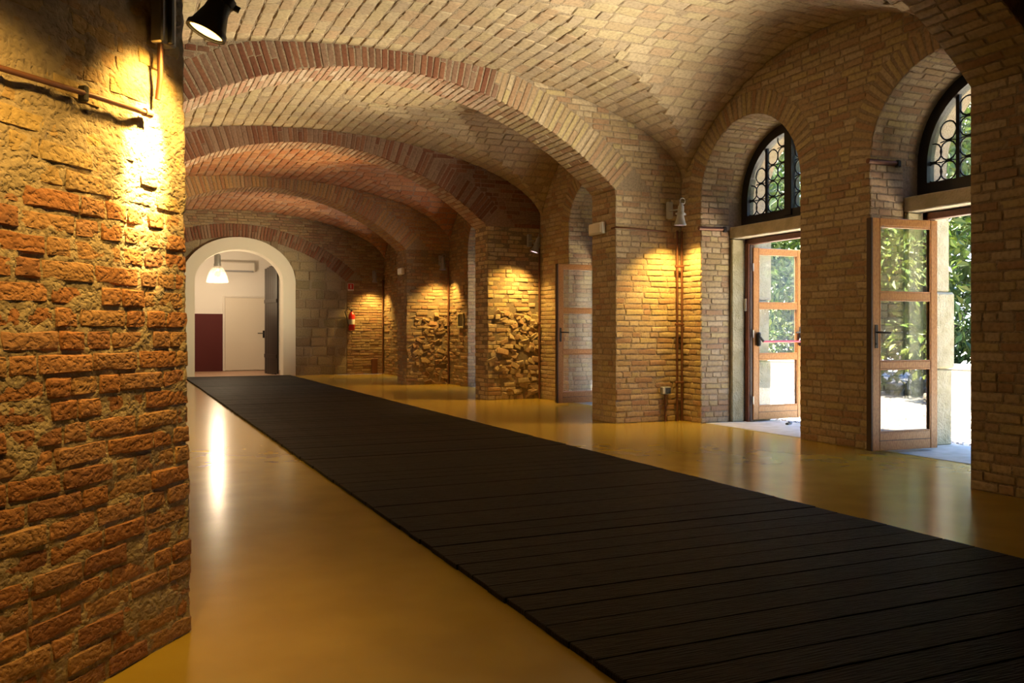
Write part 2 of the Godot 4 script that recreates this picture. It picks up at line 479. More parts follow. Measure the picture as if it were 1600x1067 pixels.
func build_shell():
	var st := ST(); slab(st, P(-3.7, 0, -4.2), P(7.75, 5.2, -4.0), 0.0)
	part("plaster", st, M.plain_plaster, structure("wall_back", "plain plastered wall closing the hall behind the viewpoint"))
	st = ST(); slab(st, P(-3.7, 0, -4.0), P(-3.5, 5.2, 3.9), 0.0)
	slab(st, P(-1.36, 0, 3.9), P(-1.16, 5.2, 23.6), 0.0); slab(st, P(-3.7, 0, 3.9), P(-1.16, 5.2, 4.1), 0.0)
	part("plaster", st, M.plain_plaster, structure("wall_left", "unseen plain plastered wall keeping light out along the side of the hall away from the doors"))  # out of view, stops light entering from this side
	st = ST(); slab(st, P(XW, 0, -4.0), P(7.75, 5.2, 3.9), 0.0)
	part("plaster", st, M.plain_plaster, structure("wall_right", "unseen closed stretch of wall keeping daylight out beside the viewpoint"))  # unseen, left without openings so this end stays dark
	st = ST(); slab(st, P(-3.7, 5.0, -4.2), P(7.75, 5.2, 27.6), 0.0)
	part("slab", st, M.plain_plaster, structure("ceiling", "unseen roof slab keeping daylight out over the vaults"))  # out of view, blocks sky and sun above the vaults
	st = ST(); slab(st, P(-3.5, 4.3, -4.0), P(XW, 4.4, 3.9), 0.0)
	part("plaster", st, M.plain_plaster, structure("ceiling", "plain ceiling over the viewpoint"))

# transverse arch i with the piers that carry it
func build_arch(i: int):
	var a: float = ARCHES[i][0]; var b: float = ARCHES[i][1]
	var where: String = ["closest to the viewpoint", "beside the arched doorway with the panic bar", "between the second and third bays", "last before the end wall"][i]
	var pier := structure("pillar", "brick pier carrying the transverse arch, " + where, "pillar")
	var st := ST()
	slab(st, P(XP + 0.005, 0, a + 0.005), P(7.2, SPRING, b - 0.005), 0.0)
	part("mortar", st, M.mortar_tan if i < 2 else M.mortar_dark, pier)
	var nz := Vector3(0, 0, 1)
	var rough := 0.004 if i < 2 else 0.011
	# face towards the viewpoint, then the face towards the middle of the hall
	if i > 0:
		wall_rows(P(0, 0, a), Vector3.RIGHT, nz, 0.0, SPRING, 0.0715, func(_y): return [[XP + 0.003, XW]], 0.262, rough)
		if i >= 2:
			for it in rows:      # the foot of these piers is decayed: bricks tilted, pushed in and out
				var y: float = it[0].origin.y
				if y < 1.45 and it[0].origin.x > XP + 0.25 + 0.25 * sin(y * 7.0):
					it[0] = it[0].rotated_local(Vector3(rng.randf() - 0.5, rng.randf() - 0.5, rng.randf() - 0.5).normalized(), rng.randf_range(0.0, 0.45))
					it[0].origin += Vector3(0, rng.randf_range(-0.01, 0.01), rng.randf_range(-0.025, 0.03))
					it[2] *= rng.randf_range(0.8, 1.7); it[1] *= rng.randf_range(0.4, 0.95)
	if i >= 2:
		for k in 110:
			var y := 1.5 * pow(rng.randf(), 0.8)
			var x := rng.randf_range(XP + 0.22 + 0.2 * sin(y * 7.0), XW - 0.04)
			var spin := Vector3.RIGHT.rotated(nz, rng.randf_range(-0.7, 0.7))
			var tip := (nz + Vector3(rng.randf_range(-0.35, 0.35), rng.randf_range(-0.35, 0.35), 0)).normalized()
			spin = (spin - tip * spin.dot(tip)).normalized()
			rows.append([Transform3D(Basis(spin, tip.cross(spin), tip), P(x, y + 0.04, a) + nz * rng.randf_range(-0.012, 0.022)), rng.randf_range(0.07, 0.19), rng.randf_range(0.045, 0.11), tint6()])
	wall_rows(P(XP, 0, 0), Vector3(0, 0, -1), Vector3.LEFT, 0.0, SPRING, 0.0715, func(_y): return [[a + 0.003, b - 0.003]], 0.262, rough, 0.5)
	if i == 0:
		wall_rows(P(0, 0, b), Vector3.RIGHT, -nz, 0.0, SPRING, 0.0715, func(_y): return [[XP + 0.003, XW]])
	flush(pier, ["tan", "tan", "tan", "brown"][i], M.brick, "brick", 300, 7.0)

	var arch := structure("arch_beam", "segmental brick transverse arch spanning the hall, " + where, "arch")
	var half := 2.91
	var poly := PackedVector2Array()
	poly.append(Vector2(7.2, SPRING)); poly.append(Vector2(7.2, 5.0)); poly.append(Vector2(-1.3, 5.0)); poly.append(Vector2(-1.3, 0.0)); poly.append(Vector2(XC - half, 0.0))
	var amax := asin(half / ARC_R)
	for k in 49:
		var t := lerpf(-amax, amax, k / 48.0)
		poly.append(Vector2(XC + (ARC_R + 0.006) * sin(t), ARC_Y + (ARC_R + 0.006) * cos(t)))
	st = ST()
	extrude(st, poly, P(0, 0, a + 0.007), Vector3.RIGHT, Vector3.UP, P(0, 0, b - a - 0.014))
	part("mortar", st, [M.mortar_tan, M.mortar_tan, M.mortar_red, M.mortar_tan][i], arch)
	var pitch := 0.0735
	var count := int(2.0 * amax * ARC_R / pitch)
	var ring := 0.38
	for k in count:
		var t := lerpf(-amax, amax, (k + 0.5) / count)
		var dir := Vector3(sin(t), cos(t), 0); var across := Vector3(cos(t), -sin(t), 0)
		var c := Vector3(XC, ARC_Y, 0)
		if i > 0:
			var r := ring
			# near the crown the vault hides the upper end of the voussoirs
			if rng.randf() < 0.3:
				var cut := rng.randf_range(0.4, 0.6)
				put(c + dir * (ARC_R + r * cut * 0.5) + P(0, 0, a), dir, Vector3(0, 0, 1), r * cut - 0.008, pitch - 0.011, tint6())
				put(c + dir * (ARC_R + r * (cut + 1.0) * 0.5) + P(0, 0, a), dir, Vector3(0, 0, 1), r * (1.0 - cut) - 0.008, pitch - 0.011, tint6())
			else:
				put(c + dir * (ARC_R + r * 0.5) + P(0, 0, a), dir, Vector3(0, 0, 1), r, pitch - 0.011, tint6())
	if i > 0:
		var f := func(y: float) -> Array:
			var vx := main_x(y)
			var ax := arc_x(y, ring + 0.01)
			var rights := [[XC + ax, minf(XW, XC + vx + 0.02)]]
			rights.append([maxf(-1.1, XC - vx - 0.02), XC - ax])
			return rights
		wall_rows(P(0, 0, a), Vector3.RIGHT, Vector3(0, 0, 1), SPRING, 4.32, 0.0715, f)
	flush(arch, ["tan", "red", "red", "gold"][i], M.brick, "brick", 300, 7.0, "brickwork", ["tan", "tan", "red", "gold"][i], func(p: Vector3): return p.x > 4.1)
	for k in count:
		var t := lerpf(-amax, amax, (k + 0.5) / count)
		var dir := Vector3(sin(t), cos(t), 0)
		course(Vector3(XC, ARC_Y, 0) + dir * ARC_R, Vector3(0, 0, -1), -dir, a + 0.004, b - 0.004, pitch - 0.011, 0.30, 0.009, 0.003, 0.2 if k % 2 == 0 else 0.6)
	wall_rows(P(0, 0, a), Vector3.RIGHT, Vector3(0, 0, 1), 0.0, SPRING, 0.0715, func(_y): return [[-1.14, XC - half]])
	wall_rows(P(XC - half, 0, 0), Vector3(0, 0, -1), Vector3.RIGHT, 0.0, SPRING, 0.0715, func(_y): return [[a + 0.003, b - 0.003]])
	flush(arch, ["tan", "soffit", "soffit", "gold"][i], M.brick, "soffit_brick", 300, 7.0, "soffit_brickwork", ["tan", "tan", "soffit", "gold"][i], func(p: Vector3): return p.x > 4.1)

# groined vault over bay i
func build_vault(i: int):
	var b: Array = BAYS[i]
	var v := structure("ceiling", "groined brick vault over the %s bay of the hall" % ["first", "second", "third", "last"][i], "ceiling")
	var noise := FastNoiseLite.new(); noise.seed = 40 + i; noise.frequency = 2.2; noise.fractal_octaves = 3
	var st := ST(); st.set_smooth_group(0)
	var nx := 110; var nd := 56
	var g := []
	for ix in nx + 1:
		var t := -PI / 2 + PI * ix / nx
		var x := XC + ELL_A * sin(t)
		var line := []
		for id in nd + 1:
			var s := 0.5 - 0.5 * cos(PI * id / nd)
			var d: float = lerpf(b[0], b[1], lerpf(s, float(id) / nd, 0.5))
			line.append(P(x, vault_y(x, d, b) + 0.008 + 0.010 * noise.get_noise_2d(x, d), d))
		g.append(line)
	for ix in nx:
		for id in nd:
			quad(st, g[ix][id], g[ix + 1][id], g[ix + 1][id + 1], g[ix][id + 1], Vector3(0, -1, 0) + Vector3(XC - g[ix][id].x, 0, 0) * 0.4)
	part("mortar", st, [M.mortar_tan, M.mortar_tan, M.mortar_red, M.mortar_red][i], v)
	# main barrel: courses run along the hall
	var pitch := 0.148
	var pts := []
	var total := 0.0
	var last := Vector2(XC - ELL_A, VAULT_SPRING)
	for k in 2001:
		var t := -PI / 2 + PI * k / 2000.0
		var p := Vector2(XC + ELL_A * sin(t), VAULT_SPRING + RISE * cos(t))
		total += p.distance_to(last); last = p
		pts.append([total, p])
	var n := int(total / pitch)
	var at := 0
	for k in n:
		var s := (k + 0.5) * total / n
		while pts[at][0] < s: at += 1
		var p: Vector2 = pts[at][1]
		var tan: Vector2 = (pts[mini(at + 1, 2000)][1] - pts[maxi(at - 1, 0)][1]).normalized()
		var nrm := Vector3(tan.y, -tan.x, 0)
		if nrm.y > 0.0: nrm = -nrm
		if p.x < -0.6: continue
		var cut := 0.0 if p.x < XC else lat_d(p.y, b)
		var dc: float = (b[0] + b[1]) * 0.5
		var o := P(p.x, p.y, 0)
		if cut < 0.1: course(o, Vector3(0, 0, -1), nrm, b[0], b[1], pitch - 0.011, 0.285, 0.011, 0.005, 0.2)
		else:
			course(o, Vector3(0, 0, -1), nrm, b[0], dc - cut, pitch - 0.011, 0.285, 0.011, 0.005, 0.2)
			course(o, Vector3(0, 0, -1), nrm, dc + cut, b[1], pitch - 0.011, 0.285, 0.011, 0.005, 0.2)
	# side web towards the doors: courses run across
	pts.clear(); total = 0.0
	last = Vector2(b[0], VAULT_SPRING)
	for k in 2001:
		var d: float = lerpf(b[0], b[1], 0.5 - 0.5 * cos(PI * k / 2000.0))
		var p := Vector2(d, lat_y(d, b))
		total += p.distance_to(last); last = p
		pts.append([total, p])
	n = int(total / pitch); at = 0
	for k in n:
		var s := (k + 0.5) * total / n
		while pts[at][0] < s: at += 1
		var p: Vector2 = pts[at][1]
		var tan: Vector2 = (pts[mini(at + 1, 2000)][1] - pts[maxi(at - 1, 0)][1]).normalized()
		var nrm := Vector3(0, -tan.x, -tan.y)
		if nrm.y > 0.0: nrm = -nrm
		course(P(0, p.y, p.x), Vector3.RIGHT, nrm, XC + main_x(p.y), XW, pitch - 0.011, 0.285, 0.011, 0.005, 0.2)
	flush(v, ["vault", "vault", "redvault", "redvault"][i], M.vault_brick, "brick", 300, 9.0)

# ------------------------------------------------------------------ wall with the doors
func openings(i: int) -> Array:
	return DOORWAYS.filter(func(w): return w[2] == i)

func build_right_wall(i: int):
	var b: Array = BAYS[i]
	var w := structure("wall_right", "brick wall with %s in the %s bay" % ["two arched doorways" if i == 0 else "one arched doorway", ["first", "second", "third", "last"][i]], "wall")
	var lo: float = ARCHES[i][0] if i == 0 else ARCHES[i][0]
	var hi: float = ARCHES[i + 1][0] if i < 3 else 23.6
	var poly := PackedVector2Array([Vector2(hi, 0), Vector2(hi, 5.0), Vector2(lo, 5.0), Vector2(lo, 0)])
	for op in openings(i):
		var c: float = (op[0] + op[1]) * 0.5; var r: float = (op[1] - op[0]) * 0.5 + 0.007
		poly.append(Vector2(c - r, 0.0))
		for k in 25:
			var t := PI - PI * k / 24.0
			poly.append(Vector2(c + r * cos(t), DOOR_SPRING + r * sin(t)))
		poly.append(Vector2(c + r, 0.0))
	var st := ST()
	extrude(st, poly, P(XW + 0.005, 0, 0), Vector3(0, 0, -1), Vector3.UP, Vector3(7.75 - XW - 0.005, 0, 0))
	part("mortar", st, M.mortar_tan if i < 2 else M.mortar_dark, w)
	var ring := 0.27
	var f := func(y: float) -> Array:
		var cuts := []
		for op in openings(i):
			var c: float = (op[0] + op[1]) * 0.5; var r: float = (op[1] - op[0]) * 0.5
			if y < DOOR_SPRING: cuts.append([op[0], op[1]])
			elif y < DOOR_SPRING + r + ring:
				var k := sqrt(pow(r + ring, 2) - pow(y - DOOR_SPRING, 2))
				cuts.append([c - k, c + k])
		var ends := [b[0], b[1]]
		if y > VAULT_SPRING:
			var k := lat_d(y, b) + 0.03
			var mid: float = (b[0] + b[1]) * 0.5
			ends = [maxf(b[0], mid - k), minf(b[1], mid + k)]
		var out := []
		var s: float = ends[0]
		for c in cuts:
			if c[0] - s > 0.04: out.append([s, minf(c[0], ends[1])])
			s = maxf(s, c[1])
		if ends[1] - s > 0.04: out.append([s, ends[1]])
		return out
	wall_rows(P(XW, 0, 0), Vector3(0, 0, -1), Vector3.LEFT, 0.0, 4.30, 0.0715, f, 0.262, 0.004 if i < 2 else 0.011)
	for op in openings(i):
		var c: float = (op[0] + op[1]) * 0.5; var r: float = (op[1] - op[0]) * 0.5
		var count := int(PI * r / 0.072)
		for k in count:
			var t := PI * (k + 0.5) / count
			var dir := Vector3(0, sin(t), -cos(t))
			var o := P(XW, DOOR_SPRING, c)
			if vault_y(XW - 0.05, c + (r + ring) * cos(t), b) > DOOR_SPRING + (r + ring) * sin(t) - 0.25:
				put(o + dir * (r + ring * 0.5 + 0.005), dir, Vector3.LEFT, ring, 0.062, tint6())
			course(P(0, DOOR_SPRING, c) + dir * r, Vector3.RIGHT, -dir, XW + 0.004, 7.3, 0.061, 0.26, 0.011, 0.004, 0.3)
		# brick reveals of the doorway
		wall_rows(P(0, 0, op[1]), Vector3.RIGHT, Vector3(0, 0, 1), 0.0, DOOR_SPRING, 0.0715, func(_y): return [[XW + 0.004, 7.14]])
		wall_rows(P(0, 0, op[0]), Vector3.RIGHT, Vector3(0, 0, -1), 0.0, DOOR_SPRING, 0.0715, func(_y): return [[XW + 0.004, 7.14]])
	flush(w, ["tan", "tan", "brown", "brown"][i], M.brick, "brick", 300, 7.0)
	for op in openings(i):
		st = ST()
		for s in [[op[1], -1.0], [op[0], 1.0]]:
			var q := PackedVector2Array([Vector2(7.14, 0.0), Vector2(7.335, 0.0), Vector2(7.335, 0.045), Vector2(7.14, 0.045)])
			st = ST(); slab(st, P(7.14, 0.0, s[0]), P(7.335, 2.34, s[0] + s[1] * 0.05), 0.012)
			part("stone_jamb", st, M.stone_jamb, w)
			# worn outer jamb stones
			for k in 3:
				st = ST(); slab(st, P(7.45, 0.78 * k, s[0]), P(7.76 + 0.03 * sin(k * 2.1 + s[0]), 0.78 * k + 0.775, s[0] + s[1] * (0.05 + 0.02 * sin(k * 1.7))), 0.03)
				part("outer_jamb_stone", st, M.stone_jamb, w)
		st = ST(); slab(st, P(7.15, 2.345, op[0] - 0.02), P(7.60, 2.495, op[1] + 0.02), 0.01)
		part("lintel", st, M.lintel_plaster, w)

# ------------------------------------------------------------------ far end
const DE := 23.6
func oval_half(y: float, half: float, spring: float, rise: float) -> float:
	return half if y < spring else half * sqrt(maxf(0.0, 1.0 - pow((y - spring) / rise, 2)))

func build_end_wall():
	var w := structure("wall_end", "end wall of tufa blocks under a filled brick arch", "wall")
	var cx := 2.85; var half := 1.25; var sp := 2.45; var rise := 1.0
	var poly := PackedVector2Array([Vector2(7.75, 0), Vector2(7.75, 5.0), Vector2(-1.3, 5.0), Vector2(-1.3, 0), Vector2(cx - half, 0)])
	for k in 33:
		var t := PI - PI * k / 32.0
		poly.append(Vector2(cx + half * cos(t), sp + rise * sin(t)))
	poly.append(Vector2(cx + half, 0))
	var st := ST(); extrude(st, poly, P(0, 0, DE + 0.015), Vector3.RIGHT, Vector3.UP, P(0, 0, 0.4))
	part("mortar", st, M.tufa_mortar, w)
	# filled arch
	var R := 4.3; var y0 := 3.6 - R; var hs := 2.85
	var amax := asin(hs / R)
	var n := int(2.0 * amax * R / 0.075)
	for k in n:
		var t := lerpf(-amax, amax, (k + 0.5) / n)
		var dir := Vector3(sin(t), cos(t), 0)
		if rng.randf() < 0.4:
			put(Vector3(2.79, y0, -DE) + dir * (R + 0.09), dir, Vector3(0, 0, 1), 0.17, 0.063, tint6()); put(Vector3(2.79, y0, -DE) + dir * (R + 0.27), dir, Vector3(0, 0, 1), 0.17, 0.063, tint6())
		else:
			put(Vector3(2.79, y0, -DE) + dir * (R + 0.18), dir, Vector3(0, 0, 1), 0.35, 0.063, tint6())
	flush(w, "red", M.brick, "voussoir", 300, 3.0)
	var right := func(y: float) -> Array:
		var ax := hs
		if y > 2.2: ax = sqrt(maxf(0.0, pow(R + 0.37, 2) - pow(y - y0, 2)))
		if y < 2.55: ax = hs + 0.02
		return [[2.79 + ax, minf(XW, XC + main_x(y) + 0.02) if y > 3.0 else XW], [-1.1, 2.79 - ax]]
	wall_rows(P(0, 0, DE), Vector3.RIGHT, Vector3(0, 0, 1), 0.0, 4.32, 0.0735, right, 0.262, 0.009)
	flush(w, "brown", M.brick, "brick", 300, 4.0)
	var inner := func(y: float) -> Array:
		var h := oval_half(y, 1.42, sp, 1.16)
		var e := hs if y < 2.5 else sqrt(maxf(0.0, R * R - pow(y - y0, 2)))
		if y > sp + 1.15: return [[2.79 - e, 2.79 + e]]
		return [[2.79 - e, cx - h], [cx + h, 2.79 + e]]
	var k := 14
	for j in k:
		var y := (j + 0.5) * 3.55 / k
		for s in inner.call(y):
			if s[1] - s[0] > 0.1: course(P(0, y, DE), Vector3.RIGHT, Vector3(0, 0, 1), s[0], s[1], 0.235, 0.44, 0.02, 0.012, 0.2)
	flush(w, "tufa", M.brick, "tufa_block", 300, 4.0)
	# white plaster surround of the doorway
	var ring := PackedVector2Array()
	ring.append(Vector2(cx - 1.42, 0))
	for j in 33:
		var t := PI - PI * j / 32.0
		ring.append(Vector2(cx + 1.42 * cos(t), sp + 1.16 * sin(t)))
	ring.append(Vector2(cx + 1.42, 0)); ring.append(Vector2(cx + 1.10, 0))
	for j in 33:
		var t := PI * j / 32.0
		ring.append(Vector2(cx + 1.10 * cos(t), sp + 0.84 * sin(t)))
	ring.append(Vector2(cx - 1.10, 0))
	st = ST(); extrude(st, ring, P(0, 0, DE - 0.05), Vector3.RIGHT, Vector3.UP, P(0, 0, 0.5))
	var s2 := structure("trim_1", "white plaster surround of the arched doorway in the end wall", "door surround")
	part("surround", st, M.white_plaster, s2)

func build_end_room():
	var d0 := DE + 0.415; var d1 := 27.1
	var f := structure("floor", "reddish floor of the small room past the end doorway")
	var st := ST(); slab(st, P(0.3, -0.2, DE), P(5.4, 0.002, d1), 0.0); part("tiles", st, M.room_floor, f)
	var back := structure("wall_room", "white back wall of the end room with a dark red dado", "wall")
	st = ST(); slab(st, P(0.3, 1.69, d1), P(5.4, 4.2, d1 + 0.2), 0.0); slab(st, P(2.8, 0.0, d1 + 0.001), P(5.4, 1.69, d1 + 0.2), 0.0); part("plaster", st, M.room_white, back)
	st = ST(); slab(st, P(0.3, 0.0, d1 - 0.012), P(2.80, 1.69, d1 + 0.1), 0.0); part("dado", st, M.red_paint, back)
	st = ST(); slab(st, P(0.1, 0, d0), P(0.3, 4.2, d1 + 0.2), 0.0); slab(st, P(5.4, 0, d0), P(5.6, 4.2, d1 + 0.2), 0.0)
	part("plaster", st, M.room_white, structure("wall_room", "white side walls of the end room", "wall"))
	st = ST(); slab(st, P(0.1, 4.0, d0), P(5.6, 4.2, d1 + 0.2), 0.0)
	part("plaster", st, M.room_white, structure("ceiling", "white ceiling of the end room", "ceiling"))
	# white flush door in the back wall
	var d := structure("door_5", "white flush door with a black lever handle in the end room", "door")
	st = ST(); slab(st, P(2.85, 0.02, d1 - 0.05), P(4.05, 2.17, d1 - 0.001), 0.006); var flush_leaf := part("leaf", st, M.door_paint, d)
	st = ST(); slab(st, P(2.79, 0, d1 - 0.06), P(2.846, 2.23, d1 - 0.001), 0.004); slab(st, P(4.054, 0, d1 - 0.06), P(4.11, 2.23, d1 - 0.001), 0.004); slab(st, P(2.846, 2.174, d1 - 0.06), P(4.054, 2.23, d1 - 0.001), 0.004)
	part("frame", st, M.white_plastic, d)
	st = ST(); slab(st, P(3.93, 0.98, d1 - 0.065), P(3.985, 1.20, d1 - 0.05), 0.004); tube(st, [P(3.957, 1.12, d1 - 0.06), P(3.957, 1.12, d1 - 0.11), P(3.78, 1.12, d1 - 0.11)], 0.011)
	part("lever_handle", st, M.black_plastic, flush_leaf)
	# dark plank leaf standing open in the arched doorway
	var g := structure("door_6", "tall dark wooden leaf standing open inside the end doorway", "door")
	var piv := P(3.90, 0, DE + 0.47)
	var dir := (P(3.76, 0, 25.16) - P(3.93, 0, 24.07)).normalized()
	var bs := Basis(dir, Vector3.UP, dir.cross(Vector3.UP))
	for k in 6:
		st = ST(); box(st, piv + dir * (0.09 + 0.183 * k) + Vector3.UP * (1.46 + 0.0), Vector3(0.179, 2.86 + 0.05 * k - 0.1 * maxf(0, k - 3), 0.05), 0.006, bs)
		part("board", st, M.dark_wood, g)
	st = ST(); box(st, piv + dir * 0.55 + Vector3.UP * 2.0 + bs.z * -0.035, Vector3(1.06, 0.1, 0.02), 0.004, bs); box(st, piv + dir * 0.55 + Vector3.UP * 0.5 + bs.z * -0.035, Vector3(1.06, 0.1, 0.02), 0.004, bs)
	part("ledge", st, M.dark_wood, g)
	# air conditioner
	var ac := thing("air_conditioner", "white wall-mounted air conditioner high in the end room", "air conditioner", P(3.2, 2.95, d1 - 0.02))
	st = ST(); box(st, Vector3(0, 0.12, 0.11), Vector3(0.98, 0.29, 0.22), 0.03); part("casing", st, M.white_plastic, ac)
	st = ST(); box(st, Vector3(0, 0.0, 0.222), Vector3(0.88, 0.045, 0.012), 0.004); part("louvre", st, M.grey_plastic, ac)
	# pendant
	var pn := thing("pendant_lamp", "lit prismatic glass pendant lamp hanging in the end room", "lamp", P(2.44, 2.50, 25.0))
	var bell := [[0.0, 0.285], [0.05, 0.275], [0.14, 0.255], [0.24, 0.225], [0.33, 0.18], [0.40, 0.13], [0.44, 0.085]]
	st = ST(); lathe(st, bell, Vector3.ZERO, Vector3.UP, 28)
	for k in 14:
		var a := TAU * k / 14
		var pp := []
		for q in bell: pp.append(Vector3(cos(a) * (q[1] + 0.004), q[0], sin(a) * (q[1] + 0.004)))
		tube(st, pp, 0.006, 5)
	part("glass_shade", st, M.shade_glass, pn)
	st = ST(); lathe(st, [[0.0, 0.0], [0.0, 0.05], [0.06, 0.075], [0.13, 0.06], [0.17, 0.03], [0.17, 0.0]], Vector3(0, 0.14, 0), Vector3.UP, 16); part("bulb", st, M.bulb_glow, pn)
	st = ST(); lathe(st, [[0.44, 0.0], [0.44, 0.09], [0.50, 0.1], [0.50, 0.085], [0.74, 0.085], [0.78, 0.05], [0.78, 0.0]], Vector3.ZERO, Vector3.UP, 16); part("gear_housing", st, M.lamp_grey, pn)
	st = ST(); tube(st, [Vector3(0, 0.77, 0), Vector3(0, 1.5, 0)], 0.012, 6); part("stem", st, M.iron, pn)
	omni("pendant_light", P(2.44, 2.46, 25.0), Color(1.0, 0.88, 0.72), 3.2, 0.03)

func omni(called: String, at: Vector3, c: Color, en: float, size: float):
	var l := OmniLight3D.new(); l.name = numbered(called); l.position = at
	l.light_color = c; l.light_energy = en; l.light_size = size; l.omni_range = 40.0; l.omni_attenuation = 2.0; l.shadow_enabled = true
	add_child(l, true)

func spot(called: String, at: Vector3, dir: Vector3, c: Color, en: float, ang: float, size := 0.04, soft := 0.6):
	var l := SpotLight3D.new(); l.name = numbered(called)
	l.light_color = c; l.light_energy = en; l.light_size = size; l.spot_range = 40.0; l.spot_attenuation = 2.0
	l.spot_angle = ang; l.spot_angle_attenuation = soft; l.shadow_enabled = true
	add_child(l, true)
	l.look_at_from_position(at, at + dir, Vector3.UP if absf(dir.normalized().y) < 0.95 else Vector3.RIGHT)

# ------------------------------------------------------------------ big pillar at the near edge
func build_near_pillar():
	var p := structure("pillar", "big rough brick pillar with red bricks below and plastered yellow bricks above", "pillar")
	# seen face: from its far corner backwards and to the left
	var corner := P(0.262, 0, 3.592)
	var ang := 0.42136 + 0.215
	var fwd := Vector3(sin(ang), 0, -cos(ang))
	var n := Vector3(cos(ang), 0, sin(ang))     # faces the hall
	var lean := 0.0165                          # the face leans back a little as it rises
	var up := (Vector3.UP - n * lean).normalized()
	var nn := fwd.cross(up) * -1.0
	if nn.dot(n) < 0: nn = -nn
	var noise := FastNoiseLite.new(); noise.seed = 77; noise.frequency = 9.0; noise.fractal_octaves = 4
	var noise2 := FastNoiseLite.new(); noise2.seed = 78; noise2.frequency = 3.0; noise2.fractal_octaves = 3
	var wide := 1.75; var high := 4.3
	var nu := 120; var nv := 300
	var grid := []
	for i in nu + 1:
		var s := -wide * (1.0 - float(i) / nu)
		var line := []
		for j in nv + 1:
			var y := high * j / nv
			var cover := smoothstep(1.55, 1.75, y + 0.06 * noise2.get_noise_2d(s * 2.0, 1.0)) * 0.0085
			var edge := smoothstep(-0.07, -0.005, s) * 0.008
			var q := -0.004 + cover * (0.75 + 0.6 * noise2.get_noise_2d(s, y)) + edge + 0.008 * noise.get_noise_2d(s, y) + 0.006 * noise2.get_noise_2d(s * 1.5, y * 1.5)
			var fillet := -0.03 * pow(smoothstep(-0.03, 0.0, s), 2.0)
			line.append(corner + fwd * (s + 0.01 * noise2.get_noise_2d(y * 3.0, 5.0) * smoothstep(-0.2, 0.0, s)) + up * y + nn * (q + fillet))
		grid.append(line)
	var st := ST(); st.set_smooth_group(0)
	for i in nu:
		for j in nv:
			quad(st, grid[i][j], grid[i + 1][j], grid[i + 1][j + 1], grid[i][j + 1], nn)
	# far side and core
	for j in nv:
		var a: Vector3 = grid[nu][j]; var b: Vector3 = grid[nu][j + 1]
		quad(st, a, b, b - n * 1.4 + fwd * 0.02, a - n * 1.4 + fwd * 0.02, fwd)
	part("mortar", st, M.pillar_mortar if M.has("pillar_mortar") else M.mortar_tan, p)
	st = ST()
	box(st, corner - fwd * (wide * 0.5 + 0.02) + up * (high * 0.5) - n * 0.75, Vector3(wide, high, 1.38), 0.0, Basis(fwd, up, fwd.cross(up)))
	part("core", st, M.mortar_dark, p)
	var bs := 0.0725
	var k := int(high / bs)
	for j in k:
		var y := (j + 0.5) * bs
		course(corner + up * y, fwd, nn, -wide, -0.006, bs - 0.009, 0.235, 0.012, 0.005, 0.42)
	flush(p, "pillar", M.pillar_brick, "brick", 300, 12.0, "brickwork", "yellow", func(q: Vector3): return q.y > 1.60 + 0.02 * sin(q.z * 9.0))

# ------------------------------------------------------------------ walkway
func build_walkway():
	var w := thing("plank_walkway", "long walkway of dark stained planks laid across the ochre floor", "walkway", P(0, 0, 0))
	var x0 := 1.49; var x1 := 4.095
	var pitch := 0.192
	var d := -1.6
	while d < DE - 0.25:
		var st := ST()
		var j := rng.randf_range(-0.004, 0.004)
		box(st, P((x0 + x1) * 0.5 + j, 0.014 + rng.randf_range(-0.0015, 0.0015), d + pitch * 0.5), Vector3(x1 - x0, 0.026, pitch - 0.004), 0.003, Basis(Vector3(0, 0, 1), rng.randf_range(-0.0007, 0.0007)) * Basis(Vector3.RIGHT, rng.randf_range(-0.008, 0.008)))
		part("plank", st, M["plank%d" % (rng.randi() % 4)], w)
		d += pitch

